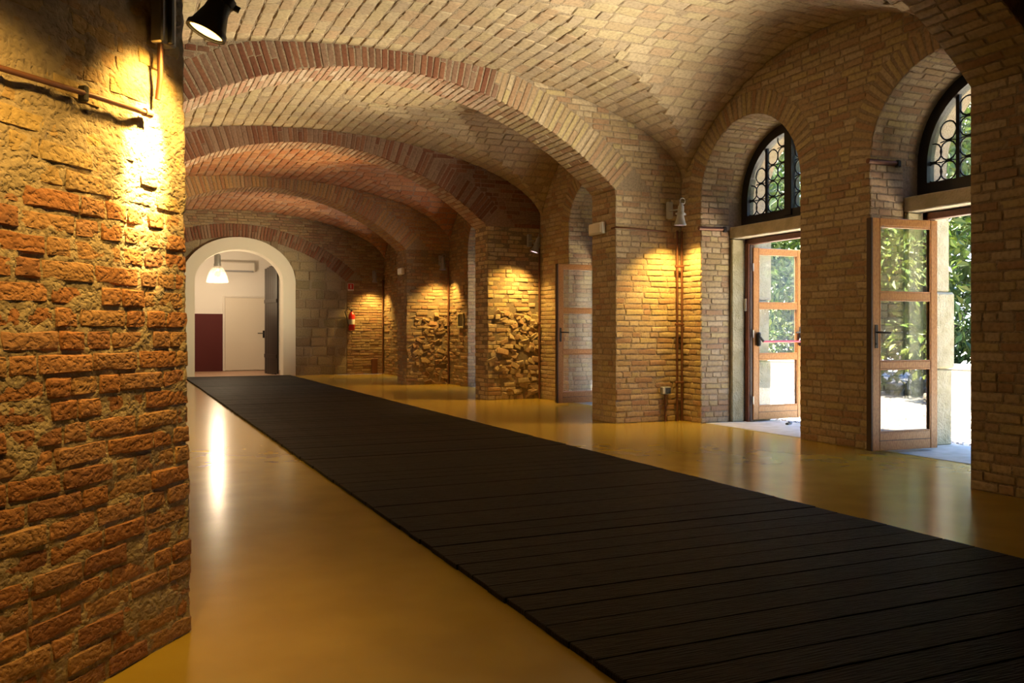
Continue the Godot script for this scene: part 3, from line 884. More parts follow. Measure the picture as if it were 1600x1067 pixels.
# ------------------------------------------------------------------ doors
func leaf(door: Node3D, hinge: Vector3, dir: Vector3, wide: float, bar := false, glass := "pane_glass"):
	# dir: from the hinge to the closing edge; y up
	var high := 2.2
	var bs := Basis(dir, Vector3.UP, dir.cross(Vector3.UP))
	var at := func(x: float, y: float, z := 0.0) -> Vector3: return hinge + dir * x + Vector3.UP * (y + 0.03) + bs.z * z
	var sw := 0.085; var t := 0.052
	var st := ST()
	var stiles := []
	for x in [sw * 0.5, wide - sw * 0.5]:
		st = ST(); box(st, at.call(x, high * 0.5), Vector3(sw, high, t), 0.005, bs); stiles.append(part("stile", st, M.door_wood, door))
	var ys := [[0.0, 0.17], [0.775, 0.84], [1.43, 1.495], [high - 0.075, high]]
	for r in ys:
		st = ST(); box(st, at.call(wide * 0.5, (r[0] + r[1]) * 0.5), Vector3(wide - sw * 2.0, r[1] - r[0], t - 0.004), 0.005, bs); part("rail", st, M.door_wood, door)
	st = ST(); box(st, at.call(wide * 0.5, 0.095), Vector3(wide - sw * 2.0, 0.006, t + 0.004), 0.001, bs); part("groove", st, M.edge_wood, door)
	for k in 3:
		var a: float = ys[k][1]; var b: float = ys[k + 1][0]
		st = ST(); box(st, at.call(wide * 0.5, (a + b) * 0.5), Vector3(wide - sw * 2.0 + 0.01, b - a + 0.01, 0.006), 0.0005, bs); var pn := part("pane", st, M[glass], door)
		st = ST()
		for s in [-1.0, 1.0]:
			box(st, at.call(wide * 0.5, a + 0.007, s * 0.016), Vector3(wide - sw * 2.0, 0.014, 0.016), 0.003, bs); box(st, at.call(wide * 0.5, b - 0.007, s * 0.016), Vector3(wide - sw * 2.0, 0.014, 0.016), 0.003, bs)
			box(st, at.call(sw + 0.007, (a + b) * 0.5, s * 0.016), Vector3(0.014, b - a - 0.028, 0.016), 0.003, bs); box(st, at.call(wide - sw - 0.007, (a + b) * 0.5, s * 0.016), Vector3(0.014, b - a - 0.028, 0.016), 0.003, bs)
		part("glazing_bead", st, M.door_wood, pn)
	st = ST(); box(st, at.call(wide + 0.012, high * 0.5), Vector3(0.022, high - 0.004, t + 0.012), 0.004, bs); part("closing_edge", st, M.edge_wood, door)
	for y in [0.25, 1.1, 1.95]:
		st = ST(); tube(st, [at.call(-0.008, y - 0.05, 0.03), at.call(-0.008, y + 0.05, 0.03)], 0.01, 8); part("hinge", st, M.steel, stiles[0])
	for s in [-1.0, 1.0]:
		if bar and s < 0: continue
		st = ST(); box(st, at.call(wide - sw * 0.5, 1.08, s * (t * 0.5 + 0.003)), Vector3(0.035, 0.22, 0.006), 0.002, bs)
		tube(st, [at.call(wide - sw * 0.5, 1.12, s * t * 0.5), at.call(wide - sw * 0.5, 1.12, s * (t * 0.5 + 0.05)), at.call(wide - sw * 0.5 - 0.12, 1.115, s * (t * 0.5 + 0.052))], 0.009, 8)
		tube(st, [at.call(wide - sw * 0.5, 1.01, s * t * 0.5), at.call(wide - sw * 0.5, 1.01, s * (t * 0.5 + 0.012))], 0.013, 8)
		part("lever_handle", st, M.iron, stiles[1])
	if bar:
		st = ST(); tube(st, [at.call(0.10, 1.0, 0.09), at.call(wide - 0.08, 1.0, 0.09)], 0.014, 8); part("panic_bar", st, M.red_bar, door)
		st = ST()
		for x in [0.06, wide - 0.06]:
			box(st, at.call(x, 1.03, 0.055), Vector3(0.045, 0.18, 0.06), 0.014, bs); tube(st, [at.call(x, 1.06, 0.08), at.call(x + (0.05 if x < 0.3 else -0.05), 1.0, 0.09)], 0.016, 8)
		part("bar_housing", st, M.black_plastic, door)

func door_frame(door: Node3D, w: Array):
	var st := ST()
	for d in [w[0] + 0.085, w[1] - 0.085]:
		st = ST(); slab(st, P(7.34, 0.0, d - 0.035), P(7.44, 2.34, d + 0.035), 0.006); part("frame_post", st, M.frame_wood, door)
		st = ST(); slab(st, P(7.36, 0.0, d - 0.045), P(7.42, 2.27, d + 0.045), 0.004); part("rebate", st, M.edge_wood, door)
	st = ST(); slab(st, P(7.34, 2.27, w[0] + 0.05), P(7.44, 2.34, w[1] - 0.05), 0.006); part("frame_head", st, M.frame_wood, door)

func build_doors():
	var d := structure("door_1", "glazed wooden door leaf opened into the hall beside the wide brick wall pier", "door")
	door_frame(d, DOORWAYS[0])
	leaf(d, P(7.25, 0, 6.10), P(-0.995, 0, 0.07).normalized(), 0.79, false, "mirror_glass")
	d = structure("door_2", "glazed wooden door leaf with a red panic bar opened to the garden", "door")
	door_frame(d, DOORWAYS[1])
	leaf(d, P(7.40, 0, 8.99), P(1, 0, 0.0).normalized(), 0.81, true)
	var st := ST(); slab(st, P(7.325, 1.42, 9.02), P(7.342, 1.58, 9.06), 0.002)
	part("alarm_plate", st, M.white_plastic, d)
	d = structure("door_3", "glazed wooden door leaf opened into the second bay", "door")
	door_frame(d, DOORWAYS[2])
	leaf(d, P(7.14, 0, 12.36), P(-0.997, 0, -0.06).normalized(), 0.84)
	d = structure("door_4", "wooden door frame of the doorway in the third bay", "door")
	door_frame(d, DOORWAYS[3])

func build_lunettes():
	for i in 4:
		var w: Array = DOORWAYS[i]
		var c: float = (w[0] + w[1]) * 0.5; var r: float = (w[1] - w[0]) * 0.5 - 0.005
		var win := structure("window_%d" % (i + 1), "dark arched fanlight with round leaded panes over the %s doorway" % ["nearest", "panic bar", "second bay", "third bay"][i], "window")
		var lo := 2.5; var sp := DOOR_SPRING
		var outline := func(rr: float, base: float) -> PackedVector2Array:
			var q := PackedVector2Array()
			q.append(Vector2(c - rr, base))
			for k in 25:
				var t := PI - PI * k / 24.0
				q.append(Vector2(c + rr * cos(t), sp + rr * sin(t)))
			q.append(Vector2(c + rr, base))
			return q
		# outer frame
		var ring: PackedVector2Array = outline.call(r, lo)
		var ins: PackedVector2Array = outline.call(r - 0.115, lo + 0.13)
		var poly := PackedVector2Array()
		poly.append_array(ring)
		var st := ST()
		for k in ring.size() - 1:
			extrude(st, PackedVector2Array([ring[k], ring[k + 1], ins[k + 1], ins[k]]), P(7.32, 0, 0), Vector3(0, 0, -1), Vector3.UP, Vector3(0.1, 0, 0))
		extrude(st, PackedVector2Array([ring[0], ring[ring.size() - 1], ins[ins.size() - 1], ins[0]]), P(7.32, 0, 0), Vector3(0, 0, -1), Vector3.UP, Vector3(0.1, 0, 0))
		part("frame", st, M.dark_wood, win)
		st = ST(); slab(st, P(7.30, lo + 0.05, c - 0.06), P(7.44, sp + r - 0.05, c + 0.06), 0.006); part("mullion", st, M.dark_wood, win)
		for s in [-1.0, 1.0]:
			var x: float = c + s * r * 0.5
			var top := sp + sqrt(pow(r - 0.06, 2) - pow(r * 0.5, 2))
			st = ST(); slab(st, P(7.35, lo + 0.08, x - 0.02), P(7.39, top, x + 0.02), 0.003); part("glazing_bar", st, M.dark_wood, win)
		st = ST(); extrude(st, outline.call(r - 0.07, lo + 0.07), P(7.366, 0, 0), Vector3(0, 0, -1), Vector3.UP, Vector3(0.004, 0, 0)); var glass := part("pane", st, M.bottle_glass, win)
		var rad := r * 0.105
		var colx := [c - r * 0.82, c - r * 0.63, c - r * 0.38, c - r * 0.175, c + r * 0.175, c + r * 0.38, c + r * 0.63, c + r * 0.82]
		for ci in 8:
			var y := lo + 0.135 + rad
			while true:
				var d: float = colx[ci]
				var far := Vector2(d - c, maxf(0.0, y - sp)).length() + rad
				if far > r - 0.05 or y > 4.0: break
				st = ST(); torus(st, P(7.368, y, d), Vector3.RIGHT, rad, 0.0085, 14, 5)
				part("lead_ring", st, M.lead, glass)
				if i < 2 and y > lo + 0.2:
					st = ST(); tube(st, [P(7.368, y - rad * 1.15, d - rad), P(7.368, y - rad, d), P(7.368, y - rad * 1.15, d + rad)], 0.006, 5); part("lead_came", st, M.lead, glass)
				y += rad * 2.12

# ------------------------------------------------------------------ lamps, pipes, boxes
func spotlight(label: String, mouth: Vector3, dir: Vector3, m: Material, glow: Material, scale := 1.0) -> Node3D:
	var t := thing("spotlight", label, "spotlight", mouth, "bell spotlights of the hall")
	dir = dir.normalized()
	var k := scale
	var st := ST()
	lathe(st, [[0.0, 0.074 * k], [0.0, 0.084 * k], [0.02 * k, 0.084 * k], [0.03 * k, 0.074 * k], [0.10 * k, 0.052 * k], [0.14 * k, 0.046 * k]], Vector3.ZERO, -dir, 24); part("bell", st, m, t)
	st = ST(); lathe(st, [[0.14 * k, 0.0], [0.14 * k, 0.056 * k], [0.17 * k, 0.058 * k], [0.175 * k, 0.05 * k], [0.175 * k, 0.044 * k], [0.25 * k, 0.042 * k], [0.27 * k, 0.034 * k], [0.27 * k, 0.026 * k], [0.30 * k, 0.024 * k], [0.31 * k, 0.0]], Vector3.ZERO, -dir, 20); part("housing", st, m, t)
	var side := dir.cross(Vector3.UP if absf(dir.y) < 0.9 else Vector3(0, 0, 1)).normalized()
	st = ST(); torus(st, -dir * 0.33 * k + side * -0.02 * k, side.cross(dir), 0.042 * k, 0.006 * k, 16, 6); part("hanging_loop", st, m, t)
	for s in [-1.0, 1.0]:
		st = ST(); tube(st, [side * s * 0.05 * k - dir * 0.155 * k, side * s * 0.078 * k - dir * 0.155 * k], 0.014 * k, 8); part("pivot_screw", st, m, t)
	st = ST(); lathe(st, [[0.012 * k, 0.0], [0.012 * k, 0.072 * k]], Vector3.ZERO, -dir, 20); part("lens", st, glow, t)
	return t

func build_fittings():
	var warm := Color(1.0, 0.80, 0.41)
	# lamps in the corners between pier and wall
	var spots := [[6.42, 2.49, 9.17, "pale bell spotlight on the first pier, above the twin pipes", M.lamp_pale], [6.40, 2.50, 13.36, "grey bell spotlight on the second pier, by the open glazed leaf", M.lamp_grey], [6.40, 2.50, 17.95, "grey bell spotlight on the third pier, above the wall niche", M.lamp_grey], [6.33, 2.50, 23.22, "grey bell spotlight at the corner of the end wall", M.lamp_grey]]
	for s in spots:
		var at := P(s[0], s[1], s[2])
		var dir := Vector3(-0.02, -1, -0.05)
		if s[2] > 10.0 and s[2] < 15.0: dir = Vector3(-0.32, -1, -0.06)
		var t := spotlight(s[3], at, dir, s[4], M.cool_glow, 0.92)
		var st := ST(); slab(st, Vector3(0.02, 0.12, -0.35), Vector3(0.10, 0.34, -0.29), 0.01); tube(st, [Vector3(0.0, 0.2, -0.02), Vector3(0.05, 0.22, -0.30)], 0.012, 6)
		part("wall_bracket", st, s[4], t)
		spot("spotlight_beam", at + dir.normalized() * 0.02, dir + Vector3(-0.02, 0, -0.02), warm, 6.6, 54.0, 0.04, 1.0)
	# twin pipes, conduit and socket of the first pier
	var pp := thing("pipe", "pair of brown pipes running down the corner of the first pier", "pipe", P(6.62, 0, 9.47))
	for x in [-0.035, 0.035]:
		var st := ST(); tube(st, [Vector3(x, 0.0, 0), Vector3(x, 1.2, 0.004), Vector3(x, 2.46, 0)], 0.014, 8); part("pipe_run", st, M.copper_pipe, pp)
	for y in [0.5, 1.25, 2.0]:
		var st := ST(); box(st, Vector3(0, y, 0.0), Vector3(0.13, 0.03, 0.035), 0.005); part("clip", st, M.copper_pipe, pp)
	for q in [[XW - 0.05, 13.66, "thin brown pipe down the corner of the second pier"], [XW - 0.05, 18.26, "thin brown pipe down the corner of the third pier"], [XW - 0.05, 23.54, "thin brown pipe down the corner of the end wall"]]:
		var t := thing("pipe", q[2], "pipe", P(q[0], 0, q[1]))
		var st := ST(); tube(st, [Vector3(0, 0.0, 0), Vector3(0, 2.6, 0)], 0.016, 8); part("pipe_run", st, M.copper_pipe, t)
		st = ST(); box(st, Vector3(0, 1.3, 0), Vector3(0.06, 0.03, 0.04), 0.004); part("clip", st, M.copper_pipe, t)
	var cd := thing("cable_conduit", "thin horizontal conduit across the face of the first pier", "conduit", P(XP, 2.455, 9.515))
	var st := ST(); tube(st, [Vector3(-0.012, 0.012, -0.1), Vector3(-0.012, 0.012, 0.012), Vector3(0.3, 0.004, 0.008), Vector3(0.75, -0.01, 0.008)], 0.011, 6); part("conduit_run", st, M.copper_pipe, cd)
	var so := thing("wall_socket", "grey wall socket low on the face of the first pier", "socket", P(6.42, 0.40, 9.51))
	st = ST(); box(st, Vector3(0, 0, 0.02), Vector3(0.14, 0.10, 0.06), 0.01); part("socket_box", st, M.grey_plastic, so)
	st = ST(); box(st, Vector3(0.02, 0.0, 0.052), Vector3(0.07, 0.07, 0.01), 0.004); part("socket_cover", st, M.black_plastic, so)
	st = ST(); box(st, Vector3(-0.05, 0.0, 0.052), Vector3(0.03, 0.08, 0.008), 0.003); part("socket_rim", st, M.white_plastic, so)
	st = ST(); tube(st, [Vector3(0, -0.05, 0.01), Vector3(0, -0.40, 0.01)], 0.012, 6); part("conduit_run", st, M.copper_pipe, so)
	# emergency lights on the hall faces of the piers
	for q in [[9.94, 2.49, "white emergency light box on the hall face of the first pier"], [18.6, 2.49, "white emergency light box on the hall face of the third pier"]]:
		var el := thing("emergency_light", q[2], "emergency light", P(XP - 0.005, q[1], q[0]))
		st = ST(); box(st, Vector3(-0.03, 0, 0), Vector3(0.06, 0.15, 0.36), 0.012); part("casing", st, M.white_plastic, el)
		st = ST(); box(st, Vector3(-0.065, 0, 0), Vector3(0.012, 0.11, 0.30), 0.005); part("diffuser", st, M.door_paint, el)
	# old iron tie ends and sawn beam stub at the spring of the doorway arches
	for q in [[9.14, 2.46, "rusty iron tie bar stub by the arch of the panic bar doorway"], [6.41, 2.82, "rusty iron tie bar stub by the arch above the near open leaf"]]:
		var it := thing("iron_tie", q[2], "iron bar", P(XW, q[1], q[0]))
		st = ST(); tube(st, [Vector3(-0.03, 0, 0.03), Vector3(0.22, 0.0, 0.034), Vector3(0.34, 0.004, 0.03)], 0.026, 8); part("bar", st, M.copper_pipe, it)
		st = ST(); box(st, Vector3(0.36, 0, 0.03), Vector3(0.05, 0.07, 0.07), 0.01); part("anchor", st, M.iron, it)
	var ds := thing("door_stop", "small dark door stop lying on the pale threshold under the panic bar leaf", "door stop", P(7.57, 0.005, 8.52))
	st = ST(); box(st, Vector3(0, 0.012, 0), Vector3(0.09, 0.024, 0.04), 0.006, Basis(Vector3.UP, 0.5)); part("wedge", st, M.black_plastic, ds)
	st = ST(); box(st, Vector3(0.05, 0.02, -0.02), Vector3(0.05, 0.04, 0.035), 0.008); part("buffer", st, M.grey_plastic, ds)
	# niche on the third bay wall
	var ni := thing("wall_niche", "small square framed recess box on the wall of the third bay", "niche", P(XW - 0.01, 1.40, 17.55))
	st = ST(); box(st, Vector3(0, 0.14, 0), Vector3(0.05, 0.03, 0.34), 0.004); box(st, Vector3(0, -0.14, 0), Vector3(0.05, 0.03, 0.34), 0.004); box(st, Vector3(0, 0, 0.155), Vector3(0.05, 0.25, 0.03), 0.004); box(st, Vector3(0, 0, -0.155), Vector3(0.05, 0.25, 0.03), 0.004)
	part("niche_frame", st, M.stone_jamb, ni)
	st = ST(); box(st, Vector3(-0.004, 0, 0), Vector3(0.02, 0.25, 0.28), 0.0); part("niche_back", st, M.black_plastic, ni)
	# extinguisher with its sign
	var ex := thing("fire_extinguisher", "red fire extinguisher hung on the end wall", "fire extinguisher", P(5.76, 1.20, DE - 0.11))
	st = ST(); lathe(st, [[0.0, 0.0], [0.0, 0.07], [0.015, 0.085], [0.40, 0.085], [0.46, 0.06], [0.49, 0.03], [0.51, 0.03], [0.51, 0.0]], Vector3.ZERO, Vector3.UP, 18); var cyl := part("cylinder", st, M.red_enamel, ex)
	st = ST(); lathe(st, [[0.0, 0.0868], [0.14, 0.0868]], Vector3(0, 0.16, 0), Vector3.UP, 18); part("label_band", st, M.white_plastic, cyl)
	st = ST(); box(st, Vector3(0, 0.54, 0), Vector3(0.05, 0.06, 0.05), 0.01); box(st, Vector3(0.06, 0.58, 0), Vector3(0.16, 0.018, 0.03), 0.004); part("valve", st, M.black_plastic, ex)
	st = ST(); tube(st, [Vector3(-0.02, 0.55, 0.02), Vector3(-0.12, 0.62, 0.03), Vector3(-0.19, 0.5, 0.03), Vector3(-0.13, 0.30, 0.06), Vector3(-0.10, 0.12, 0.06)], 0.014, 8); part("hose", st, M.black_plastic, ex)
	st = ST(); box(st, Vector3(0, 0.3, -0.09), Vector3(0.05, 0.2, 0.02), 0.004); part("bracket", st, M.iron, ex)
	var sg := thing("safety_sign", "small red extinguisher sign on the end wall above the extinguisher", "sign", P(5.76, 2.38, DE - 0.015))
	st = ST(); box(st, Vector3(0, 0, 0), Vector3(0.17, 0.20, 0.006), 0.001); part("plate", st, M.white_plastic, sg)
	st = ST(); box(st, Vector3(0, 0.015, 0.004), Vector3(0.15, 0.15, 0.004), 0.001); part("red_field", st, M.red_enamel, sg)
	st = ST(); lathe(st, [[0.0, 0.0], [0.0, 0.016], [0.08, 0.016], [0.10, 0.008], [0.10, 0.0]], Vector3(0.0, -0.035, 0.0045), Vector3.UP, 8); part("pictogram", st, M.white_plastic, sg)
	var duct := thing("cable_duct", "small upright cable duct at the foot of the end wall", "duct", P(6.42, 0, DE - 0.02))
	st = ST(); box(st, Vector3(0, 0.22, 0), Vector3(0.16, 0.42, 0.05), 0.01); part("cover", st, M.copper_pipe, duct)
	# --- fittings on the big near pillar
	var ang := 0.42136 + 0.215
	var fwd := Vector3(sin(ang), 0, -cos(ang)); var n := Vector3(cos(ang), 0, sin(ang))
	var face := func(s: float, y: float, out: float) -> Vector3: return P(0.262, 0, 3.592) + fwd * s + Vector3.UP * y + n * (out - 0.0165 * y)
	var bs := Basis(fwd, Vector3.UP, fwd.cross(Vector3.UP))
	if bs.z.dot(n) < 0: bs = Basis(-fwd, Vector3.UP, (-fwd).cross(Vector3.UP))
	var ch := thing("cable_trunking", "aluminium cable trunking running up the big near pillar", "trunking", face.call(-0.205, 2.19, 0.045))
	st = ST(); box(st, Vector3.UP * 0.55, Vector3(0.09, 1.1, 0.05), 0.006, bs); part("trunking_body", st, M.steel, ch)
	st = ST(); box(st, Vector3.UP * 0.55 + n * 0.03 - fwd * 0.002, Vector3(0.02, 1.096, 0.022), 0.003, bs); part("trunking_rib", st, M.lamp_dark, ch)
	st = ST(); tube(st, [Vector3(0, 0.0, 0) - fwd * 0.02, Vector3(0, -0.12, 0) - fwd * 0.02, Vector3(0, -0.20, 0) - fwd * 0.02 - n * 0.01], 0.010, 8); part("cable_tail", st, M.copper_pipe, ch)
	var hp := thing("conduit_pipe", "brown conduit pipe running across the big near pillar", "pipe", face.call(-0.275, 1.925, 0.032))
	st = ST(); tube(st, [Vector3.ZERO, -fwd * 0.3 + Vector3.UP * -0.015 + n * 0.006, -fwd * 1.1 + Vector3.UP * -0.06], 0.0095, 8); part("pipe_run", st, M.copper_pipe, hp)
	st = ST(); tube(st, [fwd * 0.006, -fwd * 0.03], 0.015, 8); part("end_cap", st, M.copper_pipe, hp)
	st = ST(); box(st, -fwd * 0.34 + Vector3.UP * -0.018, Vector3(0.02, 0.05, 0.03), 0.004, bs); part("clip", st, M.iron, hp)
	# spotlight that grazes the pillar, and an unseen lamp placed to light its foot
	var mouth := CAM + Vector3(-1.084, 1.057, -3.1).rotated(Vector3.UP, -TURN)
	var hit: Vector3 = face.call(-0.262, 1.78, 0.0)
	var dir := (hit - mouth).normalized()
	var t := spotlight("dark bell spotlight aimed down at the big near pillar", mouth, dir + (CAM - mouth).normalized() * 0.22, M.lamp_dark, M.warm_glow, 0.86)
	st = ST(); tube(st, [-dir * 0.14 + Vector3(0, 0.03, 0), -dir * 0.2 + Vector3(0, 0.2, 0), face.call(-0.1, 2.75, 0.05) - mouth], 0.012, 6); part("bracket_arm", st, M.lamp_dark, t)
	spot("spotlight_beam", mouth + dir * 0.02, dir, warm, 2.4, 52.0, 0.04, 1.0)
	spot("spotlight_core", mouth + dir * 0.02, dir, Color(1.0, 0.86, 0.5), 22.0, 17.0, 0.03, 1.0)
	var m2: Vector3 = face.call(-1.25, 2.3, 0.55)
	var d2: Vector3 = (face.call(-0.75, 0.7, 0.0) - m2).normalized()
	spotlight("unseen dark bell spotlight beside the viewpoint, lighting the pillar foot", m2, d2, M.lamp_dark, M.warm_glow, 0.86)
	spot("spotlight_beam", m2 + d2 * 0.02, d2, warm, 2.2, 50.0, 0.05, 0.9)
	# added fill lamps hidden behind the piers, brightening vaults and end wall
	var fill_lamps := [[6.3, 1.1, 4.76, Vector3(-0.62, 0.46, -0.68), 54.0, "added white fill lamp low behind the nearest pier, turned up to the first vault", Color(1.0, 0.95, 0.82), 40.0],
		[6.3, 1.6, 10.62, Vector3(-1.0, 0.28, -0.06), 44.0, "added white fill lamp behind the first pier, turned across the hall to the vault", Color(1.0, 0.92, 0.74), 40.0],
		[6.3, 1.6, 14.80, Vector3(-1.0, 0.28, -0.15), 56.0, "added white fill lamp behind the second pier, turned across the hall to the vault", Color(1.0, 0.87, 0.62), 40.0],
		[6.3, 1.6, 19.50, Vector3(-0.9, 0.20, -0.55), 30.0, "added white fill lamp behind the third pier, turned to the end wall", Color(1.0, 0.91, 0.72), 44.0]]
	for u in fill_lamps:
		var at := P(u[0], u[1], u[2])
		var tt := spotlight(u[5], at, u[3], M.white_plastic, M.cool_glow)
		st = ST(); tube(st, [-u[3].normalized() * 0.2, -u[3].normalized() * 0.2 + Vector3(0, 0.0, 0.12), Vector3(0.14, -0.2, 0.475 if u[2] > 5.0 else 0.255)], 0.012, 6); part("wall_bracket", st, M.white_plastic, tt)
		spot("spotlight_beam", at + u[3].normalized() * 0.02, u[3], u[6], u[4], u[7], 0.10, 1.0)
	# unseen lamps on the piers away from the doors, placed to light the floor
	for d in [9.7, 14.0, 18.7]:
		var at := P(-0.02, 2.55, d)
		spotlight("unseen bell spotlight on the pier across the hall, lighting the floor, %s" % ("opposite the first pier" if d < 10 else "opposite the second pier" if d < 15 else "opposite the third pier"), at, Vector3(0.35, -1, 0.1), M.lamp_grey, M.cool_glow)
		spot("spotlight_beam", at + Vector3(0.01, -0.02, 0), Vector3(0.35, -1, 0.1), warm, 3.6, 55.0)

# ------------------------------------------------------------------ garden
func leaf_mesh() -> ArrayMesh:
	if cache.has("leaf"): return cache.leaf
	var st := ST()
	var a := Vector3(0, 0, 0); var b := Vector3(0.5, 0.32, 0.10); var c := Vector3(1.0, 0, -0.08); var d := Vector3(0.5, -0.32, 0.10)
	tri(st, a, b, c, Vector3(0, 0, 1)); tri(st, a, c, d, Vector3(0, 0, 1))
	st.generate_normals(); cache["leaf"] = st.commit()
	return cache.leaf

func plant(called: String, label: String, category: String, at: Vector3, high: float, wide: float, low: float, count: int, leaf_len: float, m: Material, group: String, flowers := 0):
	var t := thing(called, label, category, at, group)
	var r := RandomNumberGenerator.new(); r.seed = hash(label)
	var st := ST()
	var tips := []
	var forks := 7
	for k in forks:
		var a := TAU * k / forks + r.randf_range(-0.3, 0.3)
		var end := Vector3(cos(a) * wide * r.randf_range(0.3, 0.75), lerpf(low, high, r.randf_range(0.35, 0.9)), sin(a) * wide * r.randf_range(0.3, 0.75))
		var fork := Vector3(r.randf_range(-0.06, 0.06), low * 0.7, r.randf_range(-0.06, 0.06))
		tube(st, [Vector3.ZERO, fork, fork.lerp(end, 0.5) + Vector3(0, 0.1, 0), end], 0.02 + high * 0.016, 6, 0.008)
		tips.append(end)
	part("trunk", st, M.bark, t)
	var clumps := []
	for k in 26:
		var a := r.randf() * TAU; var q := sqrt(r.randf())
		var y := r.randf()
		var w := wide * (0.45 + 0.55 * sin(PI * clampf(y * 0.85 + 0.12, 0, 1)))
		clumps.append([Vector3(cos(a) * q * w, lerpf(low, high, y), sin(a) * q * w), r.randf_range(0.22, 0.42) * wide])
	for batch in [[int(count * 1.6), m, "crown"], [flowers, M.petal_yellow, "blossom"]]:
		if batch[0] == 0: continue
		var mm := MultiMesh.new(); mm.transform_format = MultiMesh.TRANSFORM_3D; mm.use_colors = true
		mm.mesh = leaf_mesh(); mm.instance_count = batch[0]
		for k in batch[0]:
			var cl: Array = clumps[r.randi() % clumps.size()]
			var dir := Vector3(r.randfn(), r.randfn(), r.randfn()).normalized()
			var pos: Vector3 = cl[0] + dir * cl[1] * pow(r.randf(), 0.4)
			pos.y = maxf(pos.y, 0.05)
			var x := (dir + Vector3(0, -0.35, 0) + Vector3(r.randfn(), r.randfn(), r.randfn()) * 0.5).normalized()
			var z := (Vector3.UP + Vector3(r.randfn(), r.randfn(), r.randfn()) * 0.55).normalized()
			var y := z.cross(x).normalized(); z = x.cross(y)
			var s := leaf_len * r.randf_range(0.65, 1.4)
			mm.set_instance_transform(k, Transform3D(Basis(x * s, y * s * 0.8, z * s), pos))
			var v := r.randf_range(0.6, 1.25)
			mm.set_instance_color(k, Color(v * r.randf_range(0.85, 1.25), v, v * r.randf_range(0.7, 1.1)))
		var o := MultiMeshInstance3D.new(); o.name = batch[2]; o.multimesh = mm; o.material_override = batch[1]
		o.set_meta("kind", "stuff")
		t.add_child(o, true)

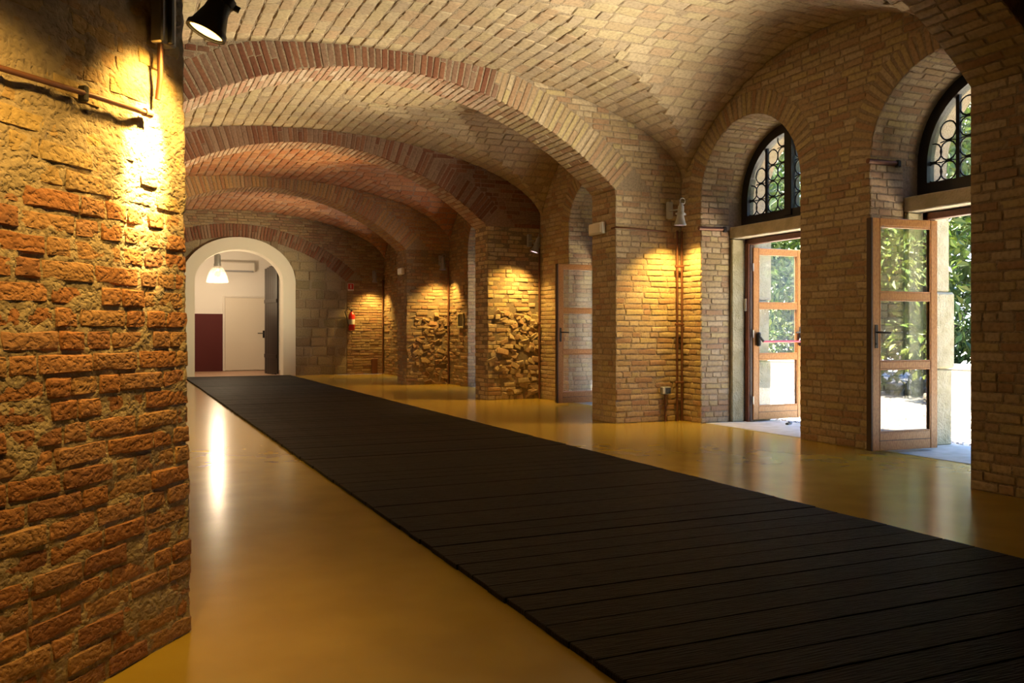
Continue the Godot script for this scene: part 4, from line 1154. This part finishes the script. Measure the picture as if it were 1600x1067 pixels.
func build_garden():
	var g := structure("ground", "pale sunlit gravel of the garden court outside the doors")
	var st := ST(); slab(st, P(7.80, -0.3, -30), P(60, -0.02, 60), 0.0); part("gravel_bed", st, M.gravel, g)
	st = ST(); slab(st, P(-3.7, -0.3, -4.2), P(7.8, -0.21, 27.6), 0.0); part("footing", st, M.plain_plaster, g)
	# loose stones of the gravel by the doors
	var r := RandomNumberGenerator.new(); r.seed = 91
	var sm := SphereMesh.new(); sm.radius = 0.5; sm.height = 1.0; sm.radial_segments = 6; sm.rings = 3
	var mm := MultiMesh.new(); mm.transform_format = MultiMesh.TRANSFORM_3D; mm.use_colors = true; mm.mesh = sm; mm.instance_count = 9000
	for k in 9000:
		var s := r.randf_range(0.012, 0.035)
		mm.set_instance_transform(k, Transform3D(Basis(Vector3(r.randfn(), r.randfn(), r.randfn()).normalized(), r.randf() * TAU) * Basis.from_scale(Vector3(s, s * 0.6, s * 1.2)), P(7.85 + 4.5 * pow(r.randf(), 1.5), -0.016, r.randf_range(-3.0, 13.0))))
		var v := r.randf_range(0.45, 1.1); mm.set_instance_color(k, Color(v, v * 0.98, v * 0.95))
	var o := MultiMeshInstance3D.new(); o.name = "pebbles"; o.multimesh = mm; o.material_override = M.gravel_stone
	o.set_meta("kind", "stuff"); o.set_meta("label", "loose pale pebbles of the garden court"); o.set_meta("category", "gravel")
	add_child(o)
	var w := structure("wall_garden", "low whitewashed garden wall in front of the shrubs", "wall")
	st = ST(); slab(st, P(11.3, -0.1, 5.6), P(11.6, 0.60, 40), 0.02); part("masonry", st, M.outside_wall, w)
	st = ST(); slab(st, P(11.25, 0.60, 5.55), P(11.65, 0.67, 40), 0.015); part("coping", st, M.outside_wall, w)
	# rocks by the planting
	for k in 5:
		var q: Array = [[11.6, 3.4, 0.55], [12.3, 2.2, 0.7], [11.4, 1.5, 0.4], [12.0, 4.4, 0.5], [12.9, 0.6, 0.8]][k]
		st = ST(); st.set_smooth_group(0)
		var nz := FastNoiseLite.new(); nz.seed = 300 + k; nz.frequency = 1.3
		for i in 10:
			for j in 16:
				var f := func(a: int, b: int) -> Vector3:
					var th := PI * a / 10.0; var ph := TAU * (b % 16) / 16.0
					var v := Vector3(sin(th) * cos(ph), cos(th) * 0.6, sin(th) * sin(ph))
					return v * q[2] * 0.5 * (1.0 + 0.45 * nz.get_noise_3dv(v * 1.4))
				quad(st, f.call(i, j), f.call(i, j + 1), f.call(i + 1, j + 1), f.call(i + 1, j), f.call(i, j) + f.call(i + 1, j + 1))
		var rk := part("boulder" if k == 0 else "boulder_%03d" % k, st, M.rock, self)
		rk.position = P(q[0], q[2] * 0.2, q[1])
		rk.set_meta("label", "weathered %s boulder lying among the shrubs outside" % ["flat grey", "large", "little", "rounded", "biggest"][k]); rk.set_meta("category", "rock"); rk.set_meta("group", "boulders of the planting")
	var list := [
		["garden_tree", 14.0, 13.0, 6.5, 2.6, 1.0, 4200, 0.20, "leaf_green", "broad green tree beyond the garden wall, straight out from the panic bar doorway"],
		["garden_tree", 13.6, 9.6, 6.0, 2.3, 0.8, 4200, 0.18, "leaf_light", "light green tree beyond the garden wall, out from the near doorway"],
		["garden_tree", 15.5, 16.5, 7.5, 2.8, 1.0, 4200, 0.22, "leaf_green", "taller green tree beyond the garden wall, out from the second bay"],
		["garden_tree", 14.0, 20.5, 6.5, 2.6, 0.8, 3200, 0.22, "leaf_light", "pale leafy tree beyond the garden wall, out from the third bay"],
		["garden_tree", 17.5, 11.5, 9.0, 3.2, 1.2, 4200, 0.26, "leaf_dark", "big dark tree standing at the back of the garden"],
		["garden_tree", 18.0, 18.0, 9.0, 3.4, 1.0, 3600, 0.28, "leaf_dark", "big dark tree at the back of the garden, behind the taller green tree"],
		["garden_tree", 17.0, 5.5, 8.5, 3.0, 1.0, 3600, 0.26, "leaf_dark", "big dark tree at the back of the garden, behind the boulders"],
		["garden_tree", 19.5, 25.0, 9.0, 3.6, 0.6, 3000, 0.30, "leaf_dark", "farthest dark tree of the garden"],
		["garden_shrub", 12.6, 6.6, 2.6, 1.3, 0.2, 2600, 0.14, "leaf_light", "bright shrub at the end of the garden wall"],
		["garden_shrub", 12.9, 11.2, 2.2, 1.4, 0.2, 2600, 0.14, "leaf_green", "green shrub just behind the garden wall"],
		["garden_shrub", 12.7, 14.4, 2.3, 1.4, 0.2, 2600, 0.14, "leaf_light", "light shrub behind the garden wall beneath the taller green tree"],
		["garden_shrub", 13.0, 3.2, 3.6, 1.7, 0.3, 4200, 0.16, "leaf_green", "tall shrub with yellow flowers behind the boulders"],
		["garden_shrub", 13.6, 0.4, 4.2, 2.0, 0.3, 4200, 0.18, "leaf_light", "tall loose shrub with yellow flowers beside the boulders"],
		["garden_shrub", 13.2, -2.6, 3.6, 1.9, 0.3, 3400, 0.18, "leaf_green", "rounded green shrub past the boulders"],
		["garden_tree", 16.0, -3.5, 8.0, 3.0, 0.8, 3600, 0.26, "leaf_dark", "dark spreading tree past the boulders"],
		["garden_tree", 15.5, 1.5, 7.5, 2.8, 0.8, 3600, 0.24, "leaf_green", "green spreading tree over the boulders"],
	]
	for q in list:
		plant(q[0], q[9], "tree" if q[0] == "garden_tree" else "shrub", P(q[1], -0.02, q[2]), q[3], q[4], q[5], q[6], q[7], M[q[8]], "trees of the garden" if q[0] == "garden_tree" else "shrubs of the garden", 60 if "yellow" in q[9] else 0)
